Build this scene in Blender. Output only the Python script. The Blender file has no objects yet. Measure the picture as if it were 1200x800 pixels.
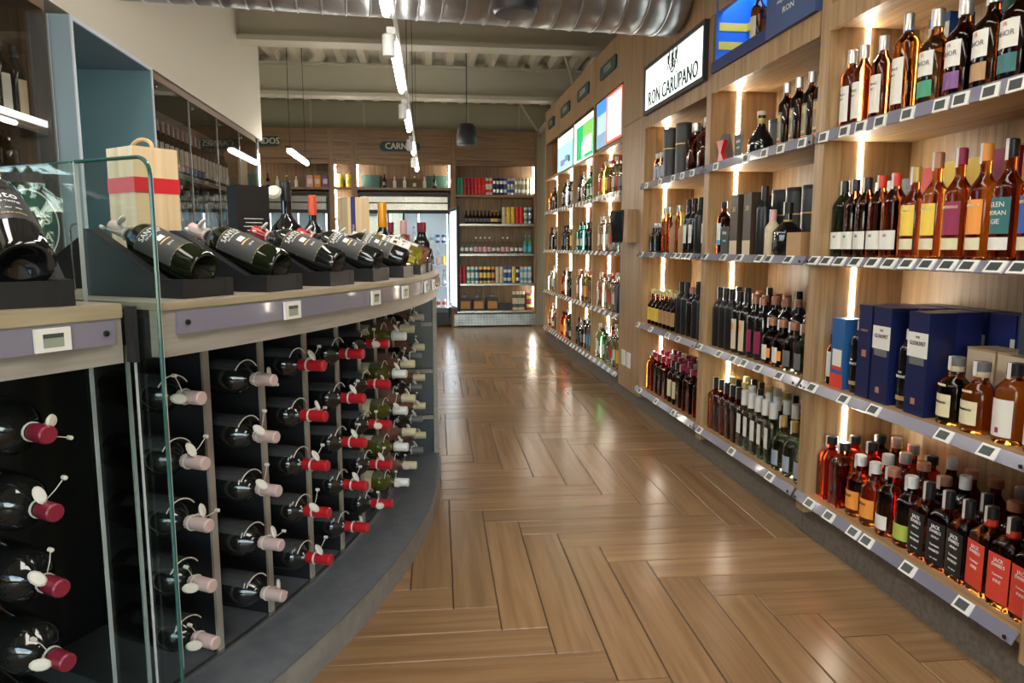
import bpy, math, random
from mathutils import Vector, Matrix
random.seed(7)
SC = bpy.context.scene
COL = SC.collection
PI = math.pi
R_ = math.radians

# ------------------------------------------------------------------ camera, world, lights, exposure
cam_d = bpy.data.cameras.new('camera'); cam = bpy.data.objects.new('camera', cam_d); COL.objects.link(cam)
cam.location = (0, 0, 1.2045); cam.rotation_euler = (R_(90 - 7.51), 0, R_(-6.98))
cam_d.sensor_width = 36; cam_d.lens = 25.26; cam_d.clip_start = 0.03; cam_d.clip_end = 200
SC.camera = cam
SC.view_settings.view_transform = 'Standard'; SC.view_settings.look = 'None'
SC.view_settings.gamma = 1; SC.view_settings.use_curve_mapping = False
SC.view_settings.exposure = 0.55
world = bpy.data.worlds.new('world'); SC.world = world; world.use_nodes = True
wn = world.node_tree.nodes; wl = world.node_tree.links
bg = wn['Background']; sky = wn.new('ShaderNodeTexSky'); sky.sky_type = 'NISHITA'; sky.sun_disc = False
sky.sun_elevation = R_(48); sky.sun_rotation = R_(200); wl.new(sky.outputs[0], bg.inputs[0]); bg.inputs[1].default_value = 1.1

def area(name, loc, rot, sx, sy, power, color):
    d = bpy.data.lights.new(name, 'AREA'); d.shape = 'RECTANGLE'; d.size = sx; d.size_y = sy; d.energy = power; d.color = color
    o = bpy.data.objects.new(name, d); COL.objects.link(o); o.location = loc; o.rotation_euler = rot
    return o
# added overhead fill lights: along the LED track, over the aisle, staff side and back
area('fill_light_near', (-0.15, -0.9, 2.75), (0, 0, 0), 0.3, 3.4, 27, (1.0, 0.95, 0.87))
area('fill_light_aisle', (0.75, 1.0, 3.0), (0, 0, 0), 0.4, 2.0, 20, (1.0, 0.95, 0.87))
area('fill_light_staff', (-1.15, 1.2, 3.0), (0, 0, 0), 0.3, 2.0, 20, (1.0, 0.95, 0.87))
area('fill_light_back', (-1.4, 9.0, 2.93), (0, 0, 0), 1.5, 0.3, 12, (1.0, 0.93, 0.82))

# ------------------------------------------------------------------ materials
MATS = {}
def mat(name, col=(.8, .8, .8), rough=.5, metal=0., trans=0., ior=1.45, emis=None, es=0., coat=0., alpha=1.):
    if name in MATS: return MATS[name]
    m = bpy.data.materials.new(name); m.use_nodes = True
    b = m.node_tree.nodes['Principled BSDF']
    b.inputs['Base Color'].default_value = (*col, 1); b.inputs['Roughness'].default_value = rough
    b.inputs['Metallic'].default_value = metal; b.inputs['Transmission Weight'].default_value = trans
    b.inputs['IOR'].default_value = ior; b.inputs['Coat Weight'].default_value = coat; b.inputs['Coat Roughness'].default_value = .05
    b.inputs['Alpha'].default_value = alpha
    if emis: b.inputs['Emission Color'].default_value = (*emis, 1); b.inputs['Emission Strength'].default_value = es
    MATS[name] = m
    return m
def ramp(nt, stops):
    r = nt.nodes.new('ShaderNodeValToRGB'); e = r.color_ramp.elements
    while len(e) < len(stops): e.new(.5)
    for k, (p, c) in zip(e, stops): k.position = p; k.color = (*c, 1)
    return r
def grain(name, cols, scale, rough=.45, per_object=0., bump=.05, coat=0., rr=None):
    """wood-like grain: noise stretched along one axis (small scale there), optional tone per object"""
    m = mat(name, cols[1], rough, coat=coat); nt = m.node_tree; n = nt.nodes; l = nt.links; b = n['Principled BSDF']
    tc = n.new('ShaderNodeTexCoord'); mp = n.new('ShaderNodeMapping'); mp.inputs['Scale'].default_value = scale
    src = tc.outputs['Object']
    if per_object:
        oi = n.new('ShaderNodeObjectInfo'); ml = n.new('ShaderNodeMath'); ml.operation = 'MULTIPLY'; ml.inputs[1].default_value = 37.0
        l.new(oi.outputs['Random'], ml.inputs[0]); ad = n.new('ShaderNodeVectorMath'); l.new(src, ad.inputs[0])
        cb = n.new('ShaderNodeCombineXYZ'); l.new(ml.outputs[0], cb.inputs[0]); l.new(ml.outputs[0], cb.inputs[2]); l.new(cb.outputs[0], ad.inputs[1]); src = ad.outputs[0]
    l.new(src, mp.inputs[0])
    nz = n.new('ShaderNodeTexNoise'); nz.inputs['Scale'].default_value = 1; nz.inputs['Detail'].default_value = 6; nz.inputs['Roughness'].default_value = .62; nz.inputs['Distortion'].default_value = .35
    l.new(mp.outputs[0], nz.inputs[0])
    r = ramp(nt, [(.3, cols[0]), (.5, cols[1]), (.72, cols[2])]); l.new(nz.outputs[0], r.inputs[0])
    out = r.outputs[0]
    if per_object:
        hs = n.new('ShaderNodeHueSaturation'); mr = n.new('ShaderNodeMapRange'); mr.inputs[3].default_value = 1 - per_object; mr.inputs[4].default_value = 1 + per_object
        l.new(oi.outputs['Random'], mr.inputs[0]); l.new(mr.outputs[0], hs.inputs['Value']); l.new(out, hs.inputs['Color']); out = hs.outputs[0]
    l.new(out, b.inputs['Base Color'])
    if bump:
        bp = n.new('ShaderNodeBump'); bp.inputs['Strength'].default_value = bump; bp.inputs['Distance'].default_value = .002; l.new(nz.outputs[0], bp.inputs['Height']); l.new(bp.outputs[0], b.inputs['Normal'])
    return m
def speckle(name, c0, c1, scale, rough=.5, metal=0., bump=0.):
    m = mat(name, c0, rough, metal); nt = m.node_tree; n = nt.nodes; l = nt.links; b = n['Principled BSDF']
    tc = n.new('ShaderNodeTexCoord'); nz = n.new('ShaderNodeTexNoise'); nz.inputs['Scale'].default_value = scale; nz.inputs['Detail'].default_value = 4
    l.new(tc.outputs['Object'], nz.inputs[0]); r = ramp(nt, [(.35, c0), (.65, c1)]); l.new(nz.outputs[0], r.inputs[0]); l.new(r.outputs[0], b.inputs['Base Color'])
    if bump:
        bp = n.new('ShaderNodeBump'); bp.inputs['Strength'].default_value = bump; bp.inputs['Distance'].default_value = .003; l.new(nz.outputs[0], bp.inputs['Height']); l.new(bp.outputs[0], b.inputs['Normal'])
    return m
def thin_glass(name, tint=(.93, .97, .95), ior=1.5, rough=0.0, veil=0.0):
    m = bpy.data.materials.new(name); m.use_nodes = True; nt = m.node_tree; n = nt.nodes; l = nt.links; n.remove(n['Principled BSDF'])
    out = n['Material Output']; tr = n.new('ShaderNodeBsdfTransparent'); tr.inputs[0].default_value = (*tint, 1)
    gl = n.new('ShaderNodeBsdfGlossy'); gl.inputs['Roughness'].default_value = rough
    lw = n.new('ShaderNodeLayerWeight'); lw.inputs[0].default_value = .5; pw = n.new('ShaderNodeMath'); pw.operation = 'POWER'; pw.inputs[1].default_value = 5
    f0 = ((ior - 1) / (ior + 1)) ** 2; fr = n.new('ShaderNodeMath'); fr.operation = 'MULTIPLY_ADD'; fr.inputs[1].default_value = 1 - f0; fr.inputs[2].default_value = f0
    l.new(lw.outputs['Facing'], pw.inputs[0]); l.new(pw.outputs[0], fr.inputs[0]); mx = n.new('ShaderNodeMixShader')
    l.new(fr.outputs[0], mx.inputs[0]); l.new(tr.outputs[0], mx.inputs[1]); l.new(gl.outputs[0], mx.inputs[2])
    last = mx
    if veil:
        df = n.new('ShaderNodeBsdfDiffuse'); df.inputs[0].default_value = (.8, .82, .84, 1); m2 = n.new('ShaderNodeMixShader'); m2.inputs[0].default_value = veil
        l.new(mx.outputs[0], m2.inputs[1]); l.new(df.outputs[0], m2.inputs[2]); last = m2
    l.new(last.outputs[0], out.inputs[0]); MATS[name] = m
    return m

OAK = [(.23, .132, .06), (.36, .225, .11), (.47, .315, .168)]
W_V = grain('oak_vertical', OAK, (38, 38, 1.6), .42)
W_Y = grain('oak_along_shelf', OAK, (38, 1.6, 38), .42)
W_X = grain('oak_across', OAK, (1.6, 38, 38), .42)
DARKW = [(.10, .062, .04), (.17, .105, .065), (.24, .155, .10)]
WD_V = grain('brown_wood_vertical', DARKW, (40, 40, 1.5), .4)
WD_Y = grain('brown_wood_along', DARKW, (40, 1.5, 40), .4)
OAKD_V = grain('dimmed_oak_vertical', [(.15, .085, .042), (.25, .15, .078), (.33, .21, .12)], (38, 38, 1.6), .42)  # oak darkened in colour to stand in for weaker light at the back
OAKD_X = grain('dimmed_oak_across', [(.15, .085, .042), (.25, .15, .078), (.33, .21, .12)], (1.6, 38, 38), .42)
PINE = grain('pine', [(.55, .38, .20), (.70, .51, .30), (.78, .60, .38)], (30, 30, 1.2), .5)
PLANK = grain('floor_plank', [(.195, .108, .046), (.262, .150, .069), (.312, .187, .091)], (1.3, 26, 26), .235, per_object=.13, bump=.012)
GROUT = mat('grout', (.035, .02, .012), .8)
KICK = speckle('kick_stone', (.115, .095, .078), (.17, .145, .12), 60, .5)
PLINTH = speckle('grey_plinth', (.115, .125, .14), (.145, .155, .17), 25, .38)
PLEDGE = speckle('plinth_edge', (.22, .21, .19), (.28, .265, .24), 20, .45)
LAM = grain('grey_laminate', [(.25, .225, .19), (.30, .275, .235), (.35, .32, .27)], (5, 5, 60), .38, bump=0)
CTOP = grain('counter_laminate', [(.26, .225, .17), (.32, .28, .215), (.37, .32, .255)], (30, 3, 30), .3, bump=0)
CEDGE = grain('counter_edge', [(.28, .225, .14), (.35, .285, .18), (.39, .32, .21)], (5, 5, 60), .4, bump=0)
BLACKP = mat('dark_panel', (.018, .018, .02), .35)
TAN = mat('tan_edge', (.30, .265, .225), .5)
RAILM = mat('rail_acrylic', (.20, .19, .245), .2, coat=.5)
TAGW = mat('tag_plastic', (.74, .73, .68), .4)
TAGS = mat('tag_screen', (.055, .065, .06), .3)
TAGS2 = mat('tag_screen_light', (.28, .32, .25), .35)
SCREW = mat('black_screw', (.01, .01, .01), .4)
LED = mat('led', (1, 1, 1), .5, emis=(1, .91, .74), es=62)
TUBE = mat('tube_light', (1, 1, 1), .5, emis=(1, .96, .9), es=42)
COLD = mat('cold_led', (1, 1, 1), .5, emis=(.72, .88, 1), es=1.5)
WHITE = mat('white_paint', (.75, .75, .73), .4)
CREAM = mat('cream_wall', (.60, .555, .455), .75)
BEAMM = mat('beam_paint', (.57, .535, .42), .5)
DECK = speckle('deck_paint', (.50, .465, .36), (.57, .53, .42), 2.5, .6)
OLIVE = mat('olive_panel', (.42, .41, .29), .7)
GALV = speckle('galvanised_steel', (.30, .31, .31), (.44, .45, .45), 7, .34, .85)
STEEL = mat('stainless', (.40, .40, .40), .27, .9)
DARKM = mat('dark_metal', (.03, .03, .032), .4, .3)
SPK = mat('speaker_black', (.022, .022, .024), .45)
GREEN = mat('sign_green', (.018, .062, .052), .5)
TEAL = mat('teal_panel', (.17, .30, .34), .65)
BLUEG = mat('blue_grey_panel', (.22, .30, .35), .65)
RIMW = mat('pale_rim', (.55, .60, .68), .5)
BLK = mat('holder_black', (.009, .009, .010), .42)
CAPR = mat('capsule_red', (.42, .012, .02), .32, coat=.4)
CAPP = mat('capsule_pink', (.52, .38, .36), .4)
CAPMR = mat('capsule_maroon', (.20, .015, .035), .3)
BONE = mat('tag_bone', (.62, .59, .52), .45)
GLASS = thin_glass('pane_glass', (.90, .945, .93), 1.55)
CABGLASS = thin_glass('cabinet_glass', (.82, .82, .80), 1.5)
ACRY = thin_glass('acrylic', (.93, .93, .94), 1.49, .02, .05)
EDGEG = mat('glass_edge', (.03, .13, .115), .12, trans=.3)
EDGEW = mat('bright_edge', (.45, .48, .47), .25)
TXW = mat('print_white', (.78, .78, .75), .5)
TXK = mat('print_black', (.02, .02, .02), .5)
TXG = mat('print_gold', (.55, .38, .12), .4, .4)

# ------------------------------------------------------------------ mesh helpers
class MB:
    def __init__(s): s.v = []; s.f = []; s.sm = []
    def add(s, vs, fs, smooth=False):
        b = len(s.v); s.v += [tuple(v) for v in vs]
        for f in fs: s.f.append([b + i for i in f]); s.sm.append(smooth)
        return s
    def box(s, x0, x1, y0, y1, z0, z1, mx=None):
        vs = [Vector((x, y, z)) for z in (z0, z1) for x, y in ((x0, y0), (x1, y0), (x1, y1), (x0, y1))]
        if mx: vs = [mx @ v for v in vs]
        return s.add(vs, [(3, 2, 1, 0), (4, 5, 6, 7), (0, 1, 5, 4), (1, 2, 6, 5), (2, 3, 7, 6), (3, 0, 4, 7)])
    def lathe(s, prof, n=16, q=None, mx=None, flat=1.):
        """prof [(r,z)], q squareness per ring (0 round .. 1 square)"""
        vs = []
        for i, (r, z) in enumerate(prof):
            k = (q[i] if q else 0)
            for j in range(n):
                a = 2 * PI * (j + .5) / n; c, t = math.cos(a), math.sin(a)
                if k:
                    e = 2 + 8 * k; d = (abs(c) ** e + abs(t) ** e) ** (1 / e); c, t = c / d, t / d
                vs.append(Vector((r * c, r * t * flat, z)))
        if mx: vs = [mx @ v for v in vs]
        fs = []
        for i in range(len(prof) - 1):
            for j in range(n): a, b = i * n + j, i * n + (j + 1) % n; fs.append((a, b, b + n, a + n))
        m = len(prof) - 1
        if prof[0][0] > 1e-5: fs.append(tuple(range(n))[::-1])
        if prof[m][0] > 1e-5: fs.append(tuple(m * n + j for j in range(n)))
        return s.add(vs, fs, True)
    def prism(s, poly, z0, z1, mx=None):
        n = len(poly); vs = [Vector((x, y, z)) for z in (z0, z1) for x, y in poly]
        if mx: vs = [mx @ v for v in vs]
        return s.add(vs, [tuple(range(n))[::-1], tuple(range(n, 2 * n))] + [(i, (i + 1) % n, n + (i + 1) % n, n + i) for i in range(n)])
    def tube(s, pts, r, n=6):
        pts = [Vector(p) for p in pts]; vs = []
        for i, p in enumerate(pts):
            d = (pts[min(i + 1, len(pts) - 1)] - pts[max(i - 1, 0)]).normalized()
            a = d.cross(Vector((0, 0, 1))); a = a.normalized() if a.length > 1e-3 else Vector((1, 0, 0)); b = d.cross(a)
            vs += [p + r * (math.cos(2 * PI * j / n) * a + math.sin(2 * PI * j / n) * b) for j in range(n)]
        fs = [(i * n + j, i * n + (j + 1) % n, (i + 1) * n + (j + 1) % n, (i + 1) * n + j) for i in range(len(pts) - 1) for j in range(n)]
        fs += [tuple(range(n))[::-1], tuple((len(pts) - 1) * n + j for j in range(n))]
        return s.add(vs, fs, True)
    def arc(s, c, R0, R1, a0, a1, z0, z1, n=24):
        """curved slab around c, degrees"""
        vs = []
        for i in range(n + 1):
            a = R_(a0 + (a1 - a0) * i / n)
            for r in (R0, R1):
                for z in (z0, z1): vs.append((c[0] + r * math.cos(a), c[1] + r * math.sin(a), z))
        fs = [(0, 2, 3, 1), (4 * n, 4 * n + 1, 4 * n + 3, 4 * n + 2)]
        for i in range(n):
            k = 4 * i; fs += [(k + 2, k + 6, k + 7, k + 3), (k, k + 1, k + 5, k + 4), (k + 1, k + 3, k + 7, k + 5), (k, k + 4, k + 6, k + 2)]
        return s.add(vs, fs)
    def mesh(s, name):
        m = bpy.data.meshes.new(name); m.from_pydata(s.v, [], s.f)
        if any(s.sm):
            m.polygons.foreach_set('use_smooth', s.sm); m.update(); m.set_sharp_from_angle(angle=R_(38))
        m.update(); return m
def link(name, mesh, parent=None, loc=None, rz=None):
    o = bpy.data.objects.new(name, mesh); COL.objects.link(o)
    if parent: o.parent = parent
    if loc is not None: o.location = loc
    if rz is not None: o.rotation_euler = (0, 0, rz)
    return o
def obj(name, mb, m, parent=None, loc=None, rz=None):
    me = mb.mesh(name) if isinstance(mb, MB) else mb
    if m and not me.materials: me.materials.append(m)
    return link(name, me, parent, loc, rz)
def tag(o, label, cat, group=None):
    o['label'] = label; o['category'] = cat
    if group: o['group'] = group
    return o
def empty(name, label=None, cat=None, group=None, loc=(0, 0, 0), rz=0):
    o = bpy.data.objects.new(name, None); o.empty_display_size = .05; COL.objects.link(o); o.location = loc; o.rotation_euler = (0, 0, rz)
    if label: tag(o, label, cat, group)
    return o
def struct(name, mb, m):
    o = obj(name, mb, m); o['kind'] = 'structure'; return o
def bx(*a): return MB().box(*a)

_T = {}
def text_mesh(s, size, depth=.0004, bold=0.):
    k = (s, size, depth, bold)
    if k in _T: return _T[k]
    c = bpy.data.curves.new('lettering', 'FONT'); c.body = s; c.size = size; c.align_x = 'CENTER'; c.align_y = 'CENTER'; c.extrude = depth; c.offset = bold; c.resolution_u = 2
    o = bpy.data.objects.new('lettering', c); COL.objects.link(o); bpy.context.view_layer.update()
    me = bpy.data.meshes.new_from_object(o.evaluated_get(bpy.context.evaluated_depsgraph_get()))
    bpy.data.objects.remove(o); bpy.data.curves.remove(c)
    me.materials.clear(); _T[k] = me; return me
def mapped_text(s, size, m, fn, sx=1., bold=0., depth=.0004):
    """copy of the text mesh with each vertex (u, v, w) sent through fn"""
    src = text_mesh(s, size, depth, bold); me = src.copy(); me.materials.clear(); me.materials.append(m)
    for v in me.vertices: v.co = fn(v.co.x * sx, v.co.y, v.co.z)
    return me
def heavy(me, d):
    n = len(me.vertices); v = [tuple(x.co) for x in me.vertices]; f = [tuple(q.vertices) for q in me.polygons]; k = len(f)
    vs = [(a + o_, b, c + e_) for o_, e_ in ((-d, 0), (0, .00005), (d, .0001)) for a, b, c in v]; fs = [tuple(i + j * n for i in q) for j in range(3) for q in f]
    m = bpy.data.meshes.new('lettering'); m.from_pydata(vs, [], fs); return m
def flat_text(s, size, m, parent, origin, right, up, sx=1., bold=0., fat=0.):
    r, u = Vector(right).normalized(), Vector(up).normalized(); n = r.cross(u); O = Vector(origin)
    fn = lambda x, y, z: O + r * x + u * y + n * (z + .0006)
    if not fat: return link('lettering', mapped_text(s, size, m, fn, sx, bold), parent)
    me = heavy(text_mesh(s, size), fat); me.materials.append(m)
    for v in me.vertices: v.co = fn(v.co.x * sx, v.co.y, v.co.z)
    return link('lettering', me, parent)

# ------------------------------------------------------------------ setting
# floor: herringbone wood planks, 0.15 x 0.90
fl = struct('floor', bx(-3.2, 2.75, -4.2, 11.3, -.03, -.0035), GROUT)
PW, PL, g = .15, .90, .0036
pm = {}
def plank_mesh(L, W):
    mb = MB(); e = .0022
    mb.prism([(-L / 2, -W / 2), (L / 2, -W / 2), (L / 2, W / 2), (-L / 2, W / 2)], -.0035, -e)
    vs = [(-L / 2, -W / 2, -e), (L / 2, -W / 2, -e), (L / 2, W / 2, -e), (-L / 2, W / 2, -e)]
    t = [(-L / 2 + e, -W / 2 + e, 0), (L / 2 - e, -W / 2 + e, 0), (L / 2 - e, W / 2 - e, 0), (-L / 2 + e, W / 2 - e, 0)]
    mb.add(vs + t, [(0, 1, 5, 4), (1, 2, 6, 5), (2, 3, 7, 6), (3, 0, 4, 7), (4, 5, 6, 7)])
    me = mb.mesh('plank'); me.materials.append(PLANK); return me
PM = plank_mesh(PL - g, PW - g)
th = -.0195; ox, oy = .0997, 3.1811; ct, st = math.cos(th), math.sin(th)
rest = MB(); npl = 0
for k in range(-90, 90):
    for j in range(-14, 16):
        for horiz in (0, 1):
            if horiz: u, v = (k + 1) * PW + PL / 2 + j * PL, -(k + .5) * PW + j * PL
            else: u, v = (k + .5) * PW + j * PL, -k * PW - PL / 2 + j * PL
            x, y = ox + ct * u - st * v, oy + st * u + ct * v
            if not (-2.9 < x < 2.3 and -1.5 < y < 11.2): continue
            inview = y > 1.0 and x > -.75 - .0 * y and x < 1.85 and (x > -.55 or y < 4) and x > -(y - .2) * .6 - .3
            vis = inview and not (x > 1.72) and math.hypot(x + 3.9856, y - 3.6825) > 3.55
            if vis and npl < 300:
                o = link('plank', PM, fl, (x, y, 0), th + (0 if horiz else PI / 2)); npl += 1
            else:
                mx = Matrix.Translation((x, y, 0)) @ Matrix.Rotation(th + (0 if horiz else PI / 2), 4, 'Z')
                rest.box(-PL / 2 + .001, PL / 2 - .001, -PW / 2 + .001, PW / 2 - .001, -.0035, 0, mx)
o = obj('plank_field', rest, PLANK, fl); o['kind'] = 'stuff'

CZ = 3.33
# roof deck with trapezoid ribs running along the aisle
mb = MB(); x = -3.2; prof = []
while x < 2.25:
    prof += [(x, CZ + .0), (x + .08, CZ + .0), (x + .115, CZ + .075), (x + .215, CZ + .075)]; x += .25
vs = [(a, y, b) for y in (-4.2, 11.3) for a, b in prof]; n = len(prof)
mb.add(vs, [(i, i + 1, n + i + 1, n + i) for i in range(n - 1)])
vs = [(a, y, b + .01) for y in (-4.2, 11.3) for a, b in prof]
mb.add(vs, [(i, n + i, n + i + 1, i + 1) for i in range(n - 1)])
struct('ceiling', mb, DECK)
struct('ceiling', bx(-3.2, 2.3, -4.2, 11.3, CZ + .09, CZ + .12), DECK)
wb = struct('wall_back', bx(-3.2, 2.3, 11.2, 11.3, 0, CZ + .1), OLIVE)
for i in range(7):
    x0 = -3.15 + i * .77
    obj('panel', bx(x0 + .006, x0 + .764, 11.17, 11.198, 2.80, CZ - .005), OLIVE, wb)
    obj('panel_joint', bx(x0 - .012, x0 + .012, 11.155, 11.169, 2.80, CZ - .005), BEAMM, wb)
struct('wall_right', bx(1.96, 2.04, -4.2, 11.2, 0, CZ + .1), CREAM)
WY0 = 1.56
wlft = MB().box(-2.3, -1.96, 2.75, 7.45, 0, 2.25).box(-2.3, -1.575, -4.2, 7.6, 2.25, CZ + .02)
struct('wall_left', wlft, CREAM)
struct('wall_left', MB().box(-2.3, -1.96, -4.2, WY0, 0, 2.25).box(-2.3, -1.96, WY0, 2.75, 0, 1.05), WD_V)
struct('wall_left', bx(-3.2, -3.15, 7.4, 11.2, 0, CZ + .1), OLIVE)
struct('wall_left', bx(-3.2, -1.9, 7.4, 7.45, 0, CZ), CREAM)
w1 = MB()
for y in (WY0 + .02, (WY0 + 2.75) / 2, 2.73): w1.box(-2.1, -2.06, y - .02, y + .02, 1.05, 2.25)
for z in (1.07, 1.45, 1.85, 2.23): w1.box(-2.1, -2.06, WY0, 2.75, z - .015, z + .015)
o = struct('window_1', w1, mat('window_frame', (.35, .42, .52), .4))
obj('pane', bx(-2.085, -2.075, WY0, 2.75, 1.06, 2.24), GLASS, o)
# wall behind the viewer with shopfront windows
wf = MB().box(-3.2, 2.3, -4.3, -4.2, 2.4, CZ + .1).box(-3.2, 2.3, -4.3, -4.2, 0, .3).box(-3.2, -2.6, -4.3, -4.2, .3, 2.4).box(1.6, 2.3, -4.3, -4.2, .3, 2.4)
struct('wall_front', wf, CREAM)
o = MB()
for x in (-2.6, -1.2, .2, 1.6): o.box(x - .03, x + .03, -4.29, -4.21, .3, 2.4)
wf = struct('window_2', o, DARKM)
obj('pane', bx(-2.6, 1.6, -4.255, -4.245, .3, 2.4), GLASS, wf)

# column at the far right corner, conduit and braces
tag(obj('corner_column', MB().box(1.705, 1.86, 10.95, 11.14, 0, 2.95), BEAMM), 'tall beige steel column in the far right corner', 'column')
def brace(a, b, r=.018): return MB().tube([a, b], r, 6)
t = empty('roof_brace', 'thin beige diagonal roof braces above the far right corner', 'brace')
for a, b in (((1.72, 11.0, 2.85), (1.95, 9.1, 3.2)), ((1.38, 10.6, 3.3), (1.78, 10.95, 2.85)), ((1.75, 10.9, 2.93), (1.75, 9.0, 2.97)), ((1.55, 8.0, 3.3), (1.9, 8.9, 2.95))):
    obj('bar', brace(a, b), BEAMM, t)
# steel beams
def beam(y, zb, zt, label):
    t = empty('roof_beam', label, 'beam', 'beige steel roof beams')
    obj('web', bx(-1.95 if y < 7.4 else -3.14, 1.95, y - .01, y + .01, zb + .045, zt), BEAMM, t)
    obj('bottom_flange', bx(-1.95 if y < 7.4 else -3.14, 1.95, y - .11, y + .11, zb, zb + .045), BEAMM, t)
    obj('top_flange', bx(-1.95 if y < 7.4 else -3.14, 1.95, y - .11, y + .11, zt, zt + .02), BEAMM, t)
beam(6.85, 2.985, 3.305, 'beige steel roof beam nearest the round duct, across the aisle')
beam(9.0, 2.955, 3.305, 'beige steel roof beam farther back, above the back shelves')
beam(3.6, 3.0, 3.305, 'beige steel roof beam nearest the viewer, behind the duct')
# round duct with seams
D0, D1 = Vector((-1.545, 4.072, 2.737)), Vector((1.52, 4.361, 2.737)); dd = (D1 - D0).normalized(); L = (D1 - D0).length
mx = Matrix.Translation(D0) @ dd.to_track_quat('Z', 'X').to_matrix().to_4x4()
t = empty('air_duct', 'large round spiral galvanised air duct crossing the aisle overhead', 'duct')
n = 24; Ls = L / n
dm = MB().lathe([(.272, 0), (.276, .006), (.276, Ls - .012), (.272, Ls - .006)], 32).mesh('duct_section'); dm.materials.append(GALV)
sm = MB().lathe([(.274, -.006), (.2815, -.003), (.2815, .003), (.274, .006)], 32).mesh('seam'); sm.materials.append(mat('seam_metal', (.6, .61, .61), .3, .8))
for i in range(n):
    o = link('duct_section', dm, t); o.matrix_local = mx @ Matrix.Translation((0, 0, i * Ls + .003))
    o = link('seam', sm, t); o.matrix_local = mx @ Matrix.Translation((0, 0, i * Ls))

# LED track over the aisle
TX = lambda y: -.135 + (y - 2.84) * (.07 / 6.26)
tr = empty('light_track', 'thin white suspended light track with glowing tubes above the aisle', 'light track')
obj('rail', MB().tube([(TX(1.6) + .028, 1.6, 2.15), (TX(9.2) + .028, 9.2, 2.15)], .009, 6), WHITE, tr)
for y0, y1 in ((1.8, 3.07), (3.54, 4.53), (5.26, 6.03), (6.78, 7.5), (7.9, 9.1)):
    obj('tube', MB().tube([(TX(y0), y0, 2.135), (TX(y1), y1, 2.135)], .017, 10), TUBE, tr)
    obj('tube_housing', MB().box(-.02, .02, y0, y1, 2.152, 2.166, Matrix.Translation((TX((y0 + y1) / 2), 0, 0)) @ Matrix.Diagonal((.55, 1, 1, 1))), WHITE, tr)
for y in (3.2, 4.75, 6.25, 7.65): obj('hanger_cable', MB().tube([(TX(y) + .028, y, 2.155), (TX(y) + .028, y, CZ + .072)], .0025, 5), DARKM, tr)
for i, y in enumerate((3.3, 4.85, 6.4, 7.72)):
    w = ['nearest', 'second', 'third', 'farthest'][i]
    s = empty('spotlight', f'small white cylindrical spotlight on the aisle track, {w} of the four', 'spotlight', 'spotlights on the aisle track', (TX(y) - .005, y, 2.02))
    obj('lamp_body', MB().lathe([(.02, 0), (.028, .004), (.028, .09), (.022, .096)], 14), WHITE, s)
    obj('bracket', bx(-.008, .03, -.012, .012, .096, .125), WHITE, s)
t = empty('hanging_tube_light', 'glowing tube light hanging on a cable over the staff side', 'light')
obj('tube', MB().tube([(-1.3, 7.5, 2.14), (-1.3, 8.6, 2.14)], .022, 10), TUBE, t)
obj('tube_housing', bx(-1.33, -1.27, 7.46, 8.64, 2.162, 2.182), DARKM, t)
for y in (7.55, 8.5): obj('hanger_cable', MB().tube([(-1.3, y, 2.18), (-1.3, y, CZ + .074)], .003, 5), DARKM, t)
# pendant loudspeakers
def pendant(x, y, zb, label, cord):
    t = empty('pendant_speaker', label, 'speaker', 'black pendant loudspeakers', (x, y, zb))
    obj('housing', MB().lathe([(.075, .0), (.098, .008), (.105, .03), (.100, .10), (.086, .17), (.07, .20), (.02, .215), (.0, .215)], 28), SPK, t)
    obj('grille', MB().lathe([(.0, -.002), (.05, -.004), (.078, -.002), (.078, .004)], 28), mat('grille_black', (.008, .008, .009), .7), t)
    obj('rim', MB().lathe([(.078, -.004), (.093, -.002), (.1, .008), (.094, .006), (.08, .002)], 28), mat('rim_black', (.04, .04, .042), .35), t)
    obj('cord', MB().tube([(0, 0, .21), (0, 0, CZ - zb + .074)], .005, 6), DARKM, t)
pendant(.45, 7.4, 2.215, 'small black pendant speaker hanging on a long cord before the back shelves', 1)
pendant(.437, 3.45, 2.265, 'large black pendant speaker just under the round duct', 1)

# ------------------------------------------------------------------ bottles, tins, boxes, cans
def glass(name, col, trans=1., rough=.02): return mat(name, col, rough, trans=trans, ior=1.38)
G_AMBER = glass('amber_liquid', (.62, .20, .025)); G_DEEP = glass('deep_amber_liquid', (.34, .065, .012)); G_RED = glass('red_liquid', (.62, .04, .008))
G_GOLD = glass('gold_liquid', (.75, .42, .05)); G_BROWN = glass('brown_liquid', (.12, .03, .012)); G_CLEAR = glass('clear_liquid', (.88, .93, .90))
G_GREEN = glass('pale_green_glass', (.60, .74, .55)); G_DGREEN = glass('dark_green_glass', (.008, .011, .004), .12); G_BLACK = mat('black_glass', (.006, .006, .007), .05, coat=.6)
G_NIGHT = mat('wine_glass_black', (.008, .009, .008), .06, coat=.5); G_OLIVE = glass('olive_glass', (.22, .21, .035), .7); G_ROSE = glass('rose_wine', (.72, .36, .26), .8)
G_TEAL = glass('teal_glass', (.05, .38, .33), .7); G_BLUEW = glass('blue_glass', (.10, .35, .60), .7); G_YEL = glass('yellow_wine', (.62, .52, .09), .8)
P = lambda n, c, r=.5, m=0.: mat('print_' + n, c, r, m)
IVORY = P('ivory', (.72, .69, .62)); ORANGE = P('orange', (.80, .30, .05)); YELL = P('yellow', (.80, .55, .07)); MAROON = P('maroon', (.26, .02, .07)); CREAMP = P('cream', (.68, .60, .38))
REDP = P('red', (.62, .045, .03)); BLUEP = P('blue', (.03, .10, .38)); NAVY = P('navy', (.007, .012, .065), .35); GREENP = P('green', (.05, .30, .16)); PURP = P('purple', (.20, .08, .24))
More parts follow.
